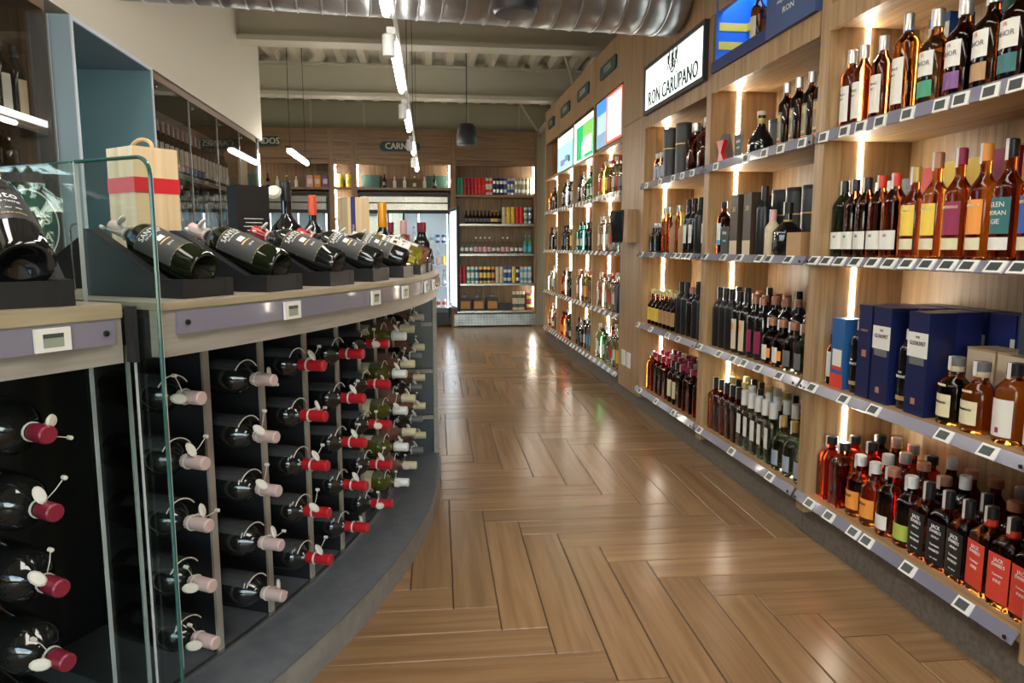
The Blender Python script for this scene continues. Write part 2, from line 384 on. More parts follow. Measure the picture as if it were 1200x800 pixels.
TEALP = P('teal', (.03, .14, .14)); LIME = P('lime', (.42, .50, .08)); BEIGE = P('beige', (.62, .50, .34)); GREYL = P('grey', (.13, .13, .13)); PINKP = P('pink', (.75, .40, .42)); SKYB = P('sky', (.12, .42, .70))
GOLD = P('gold', (.62, .42, .13), .3, .8); SILV = P('silver', (.62, .62, .62), .28, .8); COPP = P('copper', (.45, .2, .12), .4, .2); WCAP = P('white_cap', (.74, .73, .70)); BKC = P('black_cap', (.015, .015, .017), .35)
GREYB = P('grey_box', (.04, .04, .043), .4); WINE = P('wine_label', (.042, .040, .036), .6); FIRE = P('fire_red', (.66, .06, .035)); WOODP = P('wood_tone', (.42, .24, .11)); YELM = P('lemon', (.68, .60, .22))

def sq(a, k):
    c, t = math.cos(a), math.sin(a)
    if k: e = 2 + 8 * k; d = (abs(c) ** e + abs(t) ** e) ** (1 / e); return c / d, t / d
    return c, t
def patch(R, k, z0, z1, ha, flat=1., n=8, e=.0008):
    """label wrapped on the bottle front (+X)"""
    vs = []
    for i in range(n + 1):
        a = -ha + 2 * ha * i / n; c, t = sq(a, k)
        for z in (z0, z1): vs.append(((R + e) * c, (R + e) * t * flat, z))
    return MB().add(vs, [(2 * i, 2 * i + 2, 2 * i + 3, 2 * i + 1) for i in range(n)], True)
KINDS = {}
STRIP = P('tax_strip', (.66, .60, .56))
def kind(key, look, cat='bottle', name='bottle', h=.3, R=.037, sz=.19, sl=.045, rn=.014, k=0., glass=None, cap=BKC, ch=.035, cr=None, labels=(), text=(), n=16, flat=1., neck=None, wine=False, tagm=False):
    KINDS[key] = dict(locals())
def build_kind(key):
    d = KINDS[key]
    if 'parts' in d: return d['parts']
    h, R, sz, sl, rn, k, n, flat = (d[a] for a in ('h', 'R', 'sz', 'sl', 'rn', 'k', 'n', 'flat'))
    parts = []
    base = [(R * .55, .010), (R * .8, .002), (R * .93, 0), (R, .007)] if not d['wine'] else [(.004, .028), (R * .45, .018), (R * .78, .001), (R * .9, 0), (R, .008)]
    prof = base + [(R, sz)]; q = [k] * len(prof)
    for i in range(1, 6):
        u = i / 6; s = (1 + math.cos(PI * u)) / 2 if k < .3 else (1 - u ** 1.6)
        prof.append((rn + (R - rn) * s, sz + sl * u)); q.append(k * (1 - u) ** .7)
    prof += [(rn, sz + sl), (rn, h - .004)]; q += [0, 0]
    me = MB().lathe(prof, n, q).mesh('glass_body')
    if flat != 1:
        for v in me.vertices:
            if v.co.z < sz + sl: v.co.y *= 1; v.co.x *= flat if v.co.z <= sz else 1
    me.materials.append(d['glass']); parts.append(('glass_body', me, None))
    cr = d['cr'] or rn * 1.18; ch = d['ch']
    cp = MB().lathe([(cr * .98, h - ch), (cr, h - ch + .002), (cr, h - .003), (cr * .85, h)], 12).mesh('cap'); cp.materials.append(d['cap']); parts.append(('cap', cp, None))
    if d['neck']:
        z0, z1, m = d['neck']; pm_ = MB().lathe([(rn * 1.06, z0), (rn * 1.1, z0 + .001), (rn * 1.1, z1)], 12).mesh('neck_band'); pm_.materials.append(m); parts.append(('neck_band', pm_, None))
    for (z0, z1, ha, m) in d['labels']:
        lm = patch(R, k, z0, z1, ha, 1.).mesh('label')
        if flat != 1:
            for v in lm.vertices: v.co.x = v.co.x * flat + .0004
        lm.materials.append(m); parts.append(('label', lm, None))
    for (s, size, z, m, sx) in d['text']:
        if k > .5: fn = lambda x, y, w: Vector((R * flat + .0016 + w, x, z + y))
        else: fn = lambda x, y, w: Vector(((R + .0016 + w) * math.cos(x / R), (R + .0016 + w) * math.sin(x / R), z + y))
        parts.append(('lettering', mapped_text(s, size, m, fn, sx), None))
    if d['tagm'] and d['cat'] == 'wine bottle': parts.append(('security_tag', HARDTAG, None))
    if d['cat'] == 'bottle' and n >= 14 and h > .2:
        z0 = h - ch * .75; cr_ = cr * 1.0; vs = []
        for a in (-.3, .3):
            for rr, z in ((cr_ + .0008, z0 - .02), (cr_ + .0008, h + .0006), (cr_ * .2, h + .0012)): vs.append((rr * math.cos(a), rr * math.sin(a) , z))
        sm_ = MB().add(vs, [(0, 3, 4, 1), (1, 4, 5, 2)]).mesh('tax_strip'); sm_.materials.append(STRIP); parts.append(('tax_strip', sm_, None))
    d['parts'] = parts
    return parts
# anti-theft clip: thin ring round the neck, teardrop disc, pin; whiskies carry a pale tax strip over the cap
_ht = MB().lathe([(.0175, .244), (.0195, .244), (.0195, .249), (.0175, .249), (.0175, .244)], 14)
_ht.lathe([(.0, -.005), (.012, -.004), (.0155, 0), (.012, .004), (0, .005)], 12, mx=Matrix.Translation((.031, .006, .262)) @ Matrix.Rotation(R_(35), 4, 'Y') @ Matrix.Diagonal((1.25, .8, 1, 1)))
_ht.tube([(.019, 0, .247), (.022, .004, .26)], .004, 6)
_ht.tube([(.012, -.012, .247), (.030, -.030, .252), (.046, -.042, .256)], .0011, 5)
_ht.lathe([(0, -.006), (.0045, -.005), (.0045, .005), (0, .006)], 8, mx=Matrix.Translation((.050, -.045, .257)))
HARDTAG = _ht.mesh('security_tag'); HARDTAG.materials.append(BONE)
def place(key, loc, rz=0., label=None, group=None, mx=None, name=None, cat=None, scale=None, skip=()):
    d = KINDS[key]; t = empty(name or d['name'], label or d['look'], cat or d['cat'], group, loc, rz)
    if mx is not None: t.matrix_world = mx
    if scale: t.scale = (scale,) * 3
    for pn, me, _ in build_kind(key):
        if pn in skip: continue
        link(pn, me, t)
    return t
def box_kind(key, look, sx, sy, h, m, name='gift_box', cat='box', panels=(), text=(), lid=None):
    """carton; +X is the front"""
    parts = [('carton', bx(-sx / 2, sx / 2, -sy / 2, sy / 2, 0, h).mesh('carton'), m)]
    for (z0, z1, y0, y1, pmx) in panels: parts.append(('label', bx(sx / 2, sx / 2 + .0008, y0, y1, z0, z1).mesh('label'), pmx))
    if lid: parts.append(('lid', bx(-sx / 2 - .001, sx / 2 + .001, -sy / 2 - .001, sy / 2 + .001, h - lid[0], h + .001).mesh('lid'), lid[1]))
    for pn, me, mm in parts: me.materials.append(mm)
    parts = [(a, b, None) for a, b, c in parts]
    for (s, size, z, tm, sxx) in text: parts.append(('lettering', mapped_text(s, size, tm, lambda x, y, w: Vector((sx / 2 + .0016 + w, x, z + y)), sxx), None))
    KINDS[key] = dict(look=look, cat=cat, name=name, parts=parts, R=max(sx, sy) / 2 * .98, h=h)
def tin_kind(key, look, R, h, m, lid=None, bands=(), name='gift_tin', cat='tin', n=18):
    parts = [('canister', MB().lathe([(R, 0), (R, h - .02)], n).mesh('canister'), m), ('lid', MB().lathe([(R, h - .02), (R * 1.02, h - .018), (R * 1.02, h - .002), (R * .96, h)], n).mesh('lid'), lid or m)]
    for (z0, z1, bm_) in bands: parts.append(('label', MB().lathe([(R + .0006, z0), (R + .0006, z1)], n).mesh('label'), bm_))
    for a, b, c in parts: b.materials.append(c)
    KINDS[key] = dict(look=look, cat=cat, name=name, parts=[(a, b, None) for a, b, c in parts], R=R * 1.02, h=h)
def can_kind(key, look, m, band=None, h=.122, R=.03):
    parts = [('can_body', MB().lathe([(R * .8, 0), (R, .006), (R, h - .01), (R * .84, h)], 12).mesh('can_body'), m), ('can_top', MB().lathe([(R * .84, h - .0005), (R * .84, h + .001), (.0, h - .002)], 12).mesh('can_top'), SILV)]
    if band: parts.append(('label', MB().lathe([(R + .0005, h * .3), (R + .0005, h * .68)], 12).mesh('label'), band))
    for a, b, c in parts: b.materials.append(c)
    KINDS[key] = dict(look=look, cat='can', name='drink_can', parts=[(a, b, None) for a, b, c in parts], R=R, h=h)

# whiskies of the nearest bay
kind('ivory', 'dark amber whisky bottle, ivory label', name='whisky_bottle', h=.30, R=.036, sz=.20, glass=G_DEEP, cap=SILV, ch=.05, labels=[(.035, .165, .85, IVORY)], text=[('SINGLE', .011, .135, GREYL, 1), ('MALT', .008, .118, GREYL, 1)], n=20)
kind('ivory_big', 'big bright amber bottle, ivory label', name='whisky_bottle', h=.335, R=.043, sz=.235, glass=G_AMBER, cap=SILV, ch=.055, neck=(.27, .285, BLUEP), labels=[(.04, .19, .85, IVORY)], text=[('SINGLE', .012, .155, GREYL, 1), ('MALT', .009, .135, GREYL, 1)], n=20)
for c, lm, g_ in (('green', GREENP, G_AMBER), ('purple', PURP, G_DEEP), ('brown', WOODP, G_DEEP), ('teal', TEALP, G_BROWN)):
    kind('oval_' + c, f'stout whisky bottle, white oval, {c} band', name='whisky_bottle', h=.305, R=.046, sz=.185, sl=.05, rn=.017, glass=g_, cap=SILV, ch=.055, labels=[(.10, .175, .8, IVORY), (.035, .085, .8, lm)], text=[('MHOR', .021, .138, GREYL, .9), ('15', .014, .163, REDP, 1)], n=20)
for c, gl, cp in (('green', G_DGREEN, BKC), ('dark', G_BROWN, BKC), ('ruby', G_DEEP, REDP)):
    kind('fid_' + c, f'{c} three-cornered bottle, white label', name='whisky_bottle', h=.29, R=.035, sz=.19, sl=.06, rn=.0135, k=.25, glass=gl, cap=cp, ch=.045, labels=[(.03, .095, 1.0, IVORY)], text=[('Glenfiddich', .016, .078, GREYL, .75)], n=20)
for c, lm in (('gold', YELL), ('yellow', YELL), ('maroon', MAROON), ('orange', ORANGE), ('green', TEALP), ('blue', BLUEP)):
    big = c != 'gold'
    kind('mor_' + c, f'tall whisky bottle, {c} label', name='whisky_bottle', h=.335 if big else .30, R=.038, sz=.20 if big else .175, sl=.055, rn=.0145, glass=G_AMBER if c in ('yellow', 'orange') else G_DEEP, cap={'green': BKC, 'gold': GOLD, 'yellow': COPP, 'orange': ORANGE, 'blue': BLUEP, 'maroon': MAROON}[c], ch=.05,
         labels=[(.075, .175, .95, lm), (.03, .065, .95, CREAMP if c != 'green' else IVORY)], text=[('GLENMORANGIE', .0125, .158, CREAMP, .62)] if c != 'green' else [('GLEN', .02, .155, IVORY, .9), ('MORAN', .018, .132, IVORY, .85), ('GIE', .02, .108, IVORY, .9)], n=20, tagm=True)
kind('small_white', 'small bottle, white lion label', name='whisky_bottle', h=.20, R=.027, sz=.13, glass=G_BROWN, cap=BKC, labels=[(.03, .13, .9, IVORY)])
kind('glv_bottle', 'black bottle, gold seal, white lettering', name='whisky_bottle', h=.27, R=.036, sz=.20, glass=G_BLACK, cap=BKC, labels=[(.03, .045, .9, GOLD)], text=[('THE', .008, .125, TXW, 1), ('GLENLIVET', .0125, .11, TXW, .8)], neck=(.225, .24, COPP), n=18)
box_kind('star_box', 'starry blue carton, red-white label', .08, .085, .27, P('star_blue', (.02, .10, .28), .4), panels=[(.0, .055, -.042, .042, REDP), (.085, .15, -.03, .03, IVORY), (.07, .085, -.03, .03, REDP)])
box_kind('navy_box', 'navy whisky carton, white name panel', .095, .095, .335, NAVY, panels=[(.19, .27, -.0475, .0475, IVORY), (.165, .190, -.035, .035, GREYL), (.035, .055, -.015, .005, COPP)], text=[('THE', .011, .255, TXK, 1), ('GLENLIVET', .019, .235, TXK, .8)], lid=(.012, P('navy_lid', (.01, .012, .05), .35)))
box_kind('navy_side', 'navy whisky carton, copper print', .095, .075, .335, NAVY, panels=[(.15, .175, -.01, .015, COPP)], text=[('GLENLIVET', .011, .245, COPP, .8)], lid=(.012, P('navy_lid', (.01, .012, .05), .35)))
box_kind('navy_back', 'plain navy whisky carton', .095, .105, .335, P('navy_light', (.02, .03, .15), .35), panels=[(.17, .26, .035, .0525, IVORY)])
kind('squat_cream', 'squat amber bottle, cream label', name='whisky_bottle', h=.21, R=.047, sz=.115, sl=.045, rn=.02, glass=G_AMBER, cap=GREYL, ch=.028, cr=.024, neck=(.165, .182, BEIGE), labels=[(.025, .095, .75, CREAMP), (.12, .127, .4, CREAMP)], text=[('Dalwhinnie', .013, .07, TXK, .75)], n=24, tagm=False)
kind('wide_ivory', 'wide amber bottle, plain ivory label', name='whisky_bottle', h=.225, R=.045, sz=.15, sl=.04, rn=.018, glass=G_AMBER, cap=BKC, labels=[(.02, .125, .85, IVORY), (.03, .045, .12, MAROON)], n=20)
box_kind('beige_box', 'beige wooden-look spirit carton', .10, .11, .235, BEIGE, lid=(.006, P('beige_lid', (.40, .28, .16))))
kind('sq_ruby', 'square ruby whiskey bottle, no label', name='whiskey_bottle', h=.255, R=.041, sz=.165, sl=.04, rn=.017, k=.75, glass=G_RED, cap=BKC, ch=.032, cr=.023, n=24)
kind('sq_brown', 'square dark brown whiskey bottle', name='whiskey_bottle', h=.255, R=.041, sz=.165, sl=.04, rn=.017, k=.75, glass=G_DEEP, cap=BKC, ch=.032, cr=.023, n=24)
kind('rnd_orange', 'round amber whiskey bottle, orange label', name='whiskey_bottle', h=.235, R=.045, sz=.135, sl=.04, rn=.018, glass=G_AMBER, cap=WCAP, ch=.04, labels=[(.03, .10, 1.0, ORANGE)], text=[('BULLEIT', .013, .08, TXK, .8)], n=20)
kind('rnd_white', 'round amber whiskey bottle, low white label', name='whiskey_bottle', h=.245, R=.046, sz=.15, sl=.045, rn=.018, glass=G_DEEP, cap=COPP, ch=.03, cr=.024, labels=[(.025, .075, .8, IVORY)], n=20)
kind('rnd_green', 'round brown whiskey bottle, lime label', name='whiskey_bottle', h=.245, R=.046, sz=.15, sl=.045, rn=.018, glass=G_DEEP, cap=WCAP, ch=.04, labels=[(.025, .08, .9, LIME)], n=20)
kind('jack', 'square black-label whiskey bottle', name='whiskey_bottle', h=.255, R=.040, sz=.165, sl=.035, rn=.015, k=.8, glass=G_DEEP, cap=BKC, ch=.06, labels=[(.02, .155, .74, BKC)], n=24, tagm=True,
     text=[("JACK", .017, .137, TXW, .9), ("DANIEL'S", .014, .122, TXW, .8), ('Old No.7', .010, .104, TXW, .8), ('Tennessee', .010, .078, TXW, .9), ('WHISKEY', .011, .060, TXW, .9), ('70cl   40% Vol', .005, .035, TXW, 1)])
kind('jack_red', 'square red-label whiskey bottle', name='whiskey_bottle', h=.265, R=.041, sz=.175, sl=.035, rn=.016, k=.8, glass=G_AMBER, cap=BKC, ch=.035, neck=(.205, .228, REDP), labels=[(.02, .158, .74, FIRE)], n=24, tagm=True,
     text=[("JACK", .016, .140, TXW, .9), ("DANIEL'S", .0135, .126, TXW, .8), ('Tennessee', .009, .098, TXW, .9), ('FIRE', .012, .080, TXW, 1.2)])
kind('whisky_plain', 'amber whisky bottle, silver cap', name='whisky_bottle', h=.27, R=.038, sz=.17, rn=.016, glass=G_AMBER, cap=SILV, ch=.04, cr=.021, n=12)
kind('whisky_plain2', 'brown whisky bottle, copper cap', name='whisky_bottle', h=.265, R=.039, sz=.17, rn=.016, glass=G_DEEP, cap=COPP, ch=.03, cr=.022, n=12)
kind('whisky_plain3', 'dark whisky bottle, white neck strip', name='whisky_bottle', h=.28, R=.037, sz=.18, rn=.016, glass=G_BROWN, cap=WCAP, ch=.045, cr=.018, n=12)
box_kind('blue_carton', 'bright blue carton behind bottles', .09, .10, .33, BLUEP, panels=[(.2, .3, -.05, .05, IVORY)])
tin_kind('green_tin', 'dark green round whisky tin', .05, .33, P('tin_green', (.03, .14, .09), .35), MAROON)
tin_kind('purple_tin', 'purple round whisky tin', .05, .33, PURP)
box_kind('grey_carton', 'grey carton behind dark bottles', .09, .1, .285, GREYB); box_kind('red_carton', 'crimson carton behind bottles', .09, .1, .31, REDP)
box_kind('orange_carton', 'orange whisky carton', .09, .11, .345, ORANGE); box_kind('yellow_carton', 'amber yellow whisky carton', .09, .1, .32, YELL); box_kind('maroon_carton', 'maroon whisky carton', .09, .1, .335, MAROON)
# rums of the middle bay
kind('rum_deco', 'black bottle, silver and gold label', name='rum_bottle', h=.29, R=.036, sz=.19, glass=G_BROWN, cap=SILV, ch=.045, labels=[(.03, .16, .6, GREYL), (.04, .15, .4, GOLD), (.05, .12, .3, GREYL), (.0, .028, .8, ORANGE)])
kind('squat_gold', 'squat black decanter, gold collar', name='rum_decanter', h=.21, R=.06, sz=.06, sl=.09, rn=.017, glass=G_BLACK, cap=BEIGE, ch=.02, cr=.022, neck=(.15, .175, GOLD), n=24)
box_kind('black_carton', 'black rum carton, gold script', .10, .13, .235, BKC, text=[('Ron', .04, .14, TXG, 1)])
kind('rum_blue', 'brown bottle, white-blue label', name='rum_bottle', h=.28, R=.036, sz=.19, glass=G_BROWN, cap=BKC, labels=[(.075, .165, .8, IVORY), (.05, .075, .8, SKYB)])
box_kind('dark30', 'dark brown rum carton, gold number', .09, .085, .30, P('dark_brown', (.05, .032, .02), .4), panels=[(0, .07, -.042, .042, BEIGE)], text=[('30', .035, .225, TXG, 1)])
tin_kind('black_tin', 'black rum tin with gold ring', .055, .32, GREYB, bands=[(.19, .197, GOLD)])
tin_kind('black_tin_low', 'low black round rum tin', .055, .20, GREYB)
kind('cream_rum', 'cream bottle with cork stopper', name='rum_bottle', h=.21, R=.036, sz=.12, glass=BEIGE, cap=PINKP, ch=.05)
kind('squat_black', 'squat black faceted decanter, gold collar', name='rum_decanter', h=.235, R=.055, sz=.10, sl=.05, rn=.018, k=.3, glass=G_BLACK, cap=BKC, ch=.05, neck=(.145, .158, GOLD), n=16)
box_kind('wood_box', 'small wooden box', .10, .12, .10, WOODP)
kind('rum_black', 'tall all-black rum bottle', name='rum_bottle', h=.325, R=.037, sz=.215, sl=.05, glass=mat('satin_black', (.014, .014, .015), .3), cap=BKC, ch=.06, n=14)
kind('rum_beige', 'dark bottle, beige label, orange dot', name='rum_bottle', h=.315, R=.037, sz=.205, sl=.05, glass=G_BLACK, cap=BKC, ch=.05, labels=[(.02, .175, .75, BEIGE), (.12, .15, .35, ORANGE)])
kind('rum_maroon', 'dark bottle with maroon label', name='rum_bottle', h=.30, R=.036, sz=.195, glass=G_BLACK, cap=COPP, labels=[(.03, .14, .8, MAROON)])
kind('rum_short', 'short bottle, orange label, copper cap', name='rum_bottle', h=.215, R=.042, sz=.12, sl=.04, rn=.017, glass=G_BROWN, cap=COPP, ch=.035, cr=.023, labels=[(.02, .09, .5, IVORY), (.03, .075, .9, ORANGE)], tagm=False)
kind('rum_green', 'short grey-green bottle, copper cap', name='rum_bottle', h=.215, R=.042, sz=.12, sl=.04, rn=.017, glass=G_GREEN, cap=COPP, ch=.035, cr=.023, labels=[(.02, .09, .7, GREYL)])
kind('rum_cap', 'dark rum bottle with copper cap', name='rum_bottle', h=.30, R=.038, sz=.20, glass=G_BLACK, cap=COPP, ch=.04, cr=.02, n=12, tagm=True)
kind('rum_darkamb', 'dark amber bottle with black cap', name='rum_bottle', h=.29, R=.034, sz=.19, sl=.03, rn=.014, k=.4, glass=G_DEEP, cap=BKC, ch=.06, n=14)
kind('rum_clear', 'pale green bottle, white label strip', name='rum_bottle', h=.29, R=.034, sz=.185, sl=.03, rn=.015, k=.3, glass=G_GREEN, cap=WCAP, ch=.075, cr=.02, labels=[(.07, .17, .5, IVORY)], n=14)
kind('rum_round', 'round pale bottle, grey-blue label', name='rum_bottle', h=.25, R=.045, sz=.13, sl=.05, rn=.015, glass=G_GREEN, cap=GOLD, ch=.05, labels=[(.025, .095, .6, P('greyblue', (.30, .34, .42)))], n=16)
kind('rum_capw', 'pale bottle with white cap', name='rum_bottle', h=.29, R=.034, sz=.185, glass=G_GREEN, cap=WCAP, ch=.07, cr=.019, n=12)
kind('rum_capy', 'dark bottle with yellow-black cap', name='rum_bottle', h=.29, R=.034, sz=.185, glass=G_BROWN, cap=YELM, ch=.05, cr=.019, n=12)
# bay under the lit rum sign
kind('mini_blue', 'small dark bottle, blue-white label', name='rum_bottle', h=.20, R=.028, sz=.13, glass=G_BROWN, cap=WCAP, labels=[(.03, .11, .9, P('paleblue', (.40, .50, .60)))])
kind('decanter', 'flat dark red decanter, glass stopper', name='rum_decanter', h=.29, R=.055, sz=.19, sl=.03, rn=.02, k=.5, glass=G_DEEP, cap=SILV, ch=.05, cr=.027, n=16)
kind('small_black', 'small black square bottle, steel cap', name='rum_bottle', h=.20, R=.035, sz=.12, sl=.02, rn=.018, k=.7, glass=G_BLACK, cap=SILV, ch=.03, cr=.023, n=16)
kind('tall_fire', 'tall slim glowing amber bottle', name='rum_bottle', h=.30, R=.026, sz=.20, glass=G_AMBER, cap=SILV, ch=.04, n=14)
kind('tall_white', 'tall black bottle, white label', name='rum_bottle', h=.325, R=.034, sz=.20, glass=G_BLACK, cap=BKC, labels=[(.06, .17, .8, IVORY)])
kind('short_tan', 'short tan wrapped bottle, gold top', name='rum_bottle', h=.24, R=.033, sz=.14, glass=WOODP, cap=GOLD)
kind('yell_round', 'small round bottle, yellow label', name='rum_bottle', h=.245, R=.037, sz=.13, sl=.045, rn=.013, glass=G_BROWN, cap=YELM, ch=.03, labels=[(.03, .12, 1.0, YELL)])
kind('tan_round', 'small round bottle, tan label', name='rum_bottle', h=.245, R=.037, sz=.13, sl=.045, rn=.013, glass=G_BROWN, cap=YELM, ch=.03, labels=[(.03, .12, 1.0, WOODP)])
kind('amber_sq', 'square dark amber rum bottle', name='rum_bottle', h=.275, R=.037, sz=.19, sl=.025, rn=.015, k=.7, glass=G_DEEP, cap=MAROON, ch=.035, cr=.02, n=16)
kind('amber_cream', 'dark bottle, long cream label', name='rum_bottle', h=.275, R=.036, sz=.18, glass=G_BROWN, cap=BKC, labels=[(.04, .15, .8, CREAMP)])
kind('amber_red', 'ruby rum bottle, maroon screw cap', name='rum_bottle', h=.275, R=.036, sz=.18, glass=G_RED, cap=MAROON, ch=.035, cr=.018, n=12)
kind('amber_glow', 'clear amber rum bottle, steel cap', name='rum_bottle', h=.275, R=.036, sz=.18, glass=G_AMBER, cap=SILV, ch=.035, cr=.018, n=12)
# far bays: gins, vodkas, tequilas
kind('f_clear', 'clear spirit bottle, white label', name='spirit_bottle', h=.31, R=.038, sz=.21, glass=G_CLEAR, cap=WCAP, labels=[(.06, .15, .8, IVORY)], n=12)
kind('f_red', 'clear spirit bottle, red label', name='spirit_bottle', h=.30, R=.038, sz=.20, glass=G_CLEAR, cap=REDP, labels=[(.06, .15, .8, REDP)], n=12)
kind('f_blue', 'clear spirit bottle, blue label', name='spirit_bottle', h=.30, R=.038, sz=.20, glass=G_CLEAR, cap=BLUEP, labels=[(.06, .16, .8, SKYB)], n=12)
kind('f_navy', 'dark blue spirit bottle', name='spirit_bottle', h=.29, R=.042, sz=.20, k=.5, glass=NAVY, cap=SILV, n=12)
kind('f_yellow', 'clear bottle, lemon yellow label', name='spirit_bottle', h=.31, R=.038, sz=.21, glass=G_YEL, cap=WCAP, labels=[(.05, .16, .8, YELL)], n=12)
kind('f_green', 'green glass spirit bottle', name='spirit_bottle', h=.28, R=.04, sz=.18, glass=glass('bottle_green', (.08, .42, .14), .7), cap=BKC, labels=[(.05, .12, .8, IVORY)], n=12)
kind('f_teal', 'teal glass spirit bottle', name='spirit_bottle', h=.29, R=.045, sz=.18, glass=G_TEAL, cap=BKC, labels=[(.05, .12, .8, IVORY)], n=12)
kind('f_black', 'black spirit bottle, grey label', name='spirit_bottle', h=.28, R=.04, sz=.18, glass=G_BLACK, cap=BKC, labels=[(.05, .13, .8, GREYL)], n=12)
kind('f_amber', 'amber tequila bottle, wooden stopper', name='spirit_bottle', h=.26, R=.045, sz=.15, glass=G_AMBER, cap=WOODP, cr=.022, labels=[(.04, .10, .8, IVORY)], n=12)
kind('f_orange', 'orange spirit bottle', name='spirit_bottle', h=.27, R=.04, sz=.17, glass=G_RED, cap=BKC, labels=[(.04, .12, .8, ORANGE)], n=12)
kind('f_silver', 'squat clear bottle, silver cap', name='spirit_bottle', h=.24, R=.046, sz=.15, k=.5, glass=G_CLEAR, cap=SILV, cr=.025, n=12)

ORD = ['first', 'second', 'third', 'fourth', 'fifth', 'sixth', 'seventh', 'eighth', 'ninth', 'tenth', 'eleventh', 'twelfth', 'thirteenth', 'fourteenth', 'fifteenth', 'sixteenth', 'seventeenth', 'eighteenth', 'nineteenth', 'twentieth', 'twenty-first', 'twenty-second', 'twenty-third', 'twenty-fourth', 'twenty-fifth']
ZS = [.19, .66, 1.165, 1.64]
SHELFN = ['bottom shelf', 'lower-middle shelf', 'upper-middle shelf', 'top shelf']
def relax(ys, rs, lo, hi, gap=.004):
    """order kept: ys descending; push neighbours apart until nothing touches"""
    ys = list(ys)
    for _ in range(200):
        for i in range(len(ys) - 1):
            need = rs[i] + rs[i + 1] + gap; d = ys[i] - ys[i + 1]
            if d < need: s = (need - d) / 2; ys[i] += s; ys[i + 1] -= s
        for i in range(len(ys)): ys[i] = min(max(ys[i], lo + rs[i]), hi - rs[i])
    return ys
def row(bay, si, rown, x, items, lo, hi, rz=PI, jit=.0, grp=None):
    items = sorted(items, key=lambda t: -t[1]); ys = relax([t[1] for t in items], [KINDS[t[0]]['R'] for t in items], lo + .003, hi - .006)
    for i, ((key, _), y) in enumerate(zip(items, ys)):
        d = KINDS[key]; xx = x + (random.uniform(-jit, jit) if jit else 0)
        a = rz + (random.uniform(-.12, .12) if d['cat'] == 'bottle' else 0)
        place(key, (xx, y, ZS[si] + .0005), a, f"{d['look']}, {ORD[i]} from left, {rown} row, {bay} {SHELFN[si]}", grp or f"{d['cat']}s on the {SHELFN[si]} of the {bay}", skip=('security_tag', 'lettering') if rown != 'front' else ())
def fill(keys, lo, hi, n): return [(keys[i % len(keys)], hi - (i + .5) * (hi - lo) / n) for i in range(n)]

# ------------------------------------------------------------------ right wall: bays, rails, strips
XF, XB = 1.5525, 1.92      # shelf front, back panel
BAYS = {'nearest bay': (1.61, 2.70), 'middle bay': (2.775, 3.845), 'sign bay': (3.915, 5.02)}
FAR = {'vodka bay': (5.60, 6.54), 'second far bay': (6.60, 7.44), 'third far bay': (7.50, 8.30), 'last far bay': (8.36, 9.16)}
RAILZ = [.15, .62, 1.125, 1.60]
def rail_piece(y0, y1, z, tilt):
    # slanted clear strip: lower edge in front
    dx = .020 if tilt else .006; h = .032 if tilt else .040; z = z + .008
    vs = []
    for y in (y0, y1): vs += [(XF - dx - .004, y, z), (XF - dx - .001, y, z - .002), (XF - .002, y, z + h), (XF - .005, y, z + h + .002)]
    return MB().add(vs, [(0, 1, 5, 4), (1, 2, 6, 5), (2, 3, 7, 6), (3, 0, 4, 7), (3, 2, 1, 0), (4, 5, 6, 7)])
def bay(nm, y0, y1, far=False):
    t = empty('shelving_bay', {'nearest bay': 'oak shelving bay of whiskies nearest on the right, lit by LED strips', 'middle bay': 'oak shelving bay of rums below the blue lit niche', 'sign bay': 'oak shelving bay below the lit white rum sign',
        'vodka bay': 'oak shelving bay below the red and white poster', 'second far bay': 'oak shelving bay below the lit green niche', 'third far bay': 'oak shelving bay below the pale cyan poster', 'last far bay': 'oak shelving bay nearest the back wall, below the plain niche'}[nm], 'shelving bay', 'oak shelving bays along the right wall')
    w = .0375
    obj('side_panel', bx(XF, XB, y1, y1 + (.065 if not far else .055), 0.11, 2.87 if far else 2.42), W_V, t)
    obj('back_panel', bx(XB, XB + .02, y0, y1 + .05, .11, 2.05), W_V, t)
    obj('plinth', bx(1.59, 1.62, y0, y1 + .07, 0, .145), KICK, t)
    obj('shelf', bx(XF + .021, XB, y0, y1, 2.035, 2.06), W_Y, t)
    obj('top_rail', bx(XF, XF + .02, y0, y1 + .0, 2.02, 2.117 if not far else 2.04), W_V, t)
    for i, z in enumerate(RAILZ):
        s = obj('shelf', bx(XF + .001, XB, y0, y1, z + .012, z + .04), W_Y, t)
        obj('price_rail', rail_piece(y0 - .0, y1 + .055, z, i < 3), RAILM, s)
        for yy in (y0 + .02, y1 + .03): obj('screw', MB().lathe([(.006, 0), (.006, .004), (.003, .005)], 8, mx=Matrix.Translation((XF - (.024 if i < 3 else .008), yy, z + .02)) @ Matrix.Rotation(R_(-90), 4, 'Y')), SCREW, s)
        top = RAILZ[i + 1] + .01 if i < 3 else 2.033
        obj('led_strip', bx(1.70, 1.716, y1 - .0025, y1 - .0002, z + .045, top), LED, t)
    return t
for nm, (a, b) in BAYS.items(): bay(nm, a, b)
for nm, (a, b) in FAR.items(): bay(nm, a, b, True)
o = empty('shelving_end', 'oak end panel closing the nearest right bay', 'panel')
obj('side_panel', bx(XF, XB, 1.54, 1.607, .11, 2.42), W_V, o); obj('plinth', bx(1.59, 1.62, .2, 1.607, 0, .145), KICK, o)
obj('cladding', bx(XF, XF + .03, .2, 1.535, .11, 2.42), W_V, o)
pil = empty('wood_pillar', 'broad oak pillar panel between the rum bay and the far bays', 'pillar')
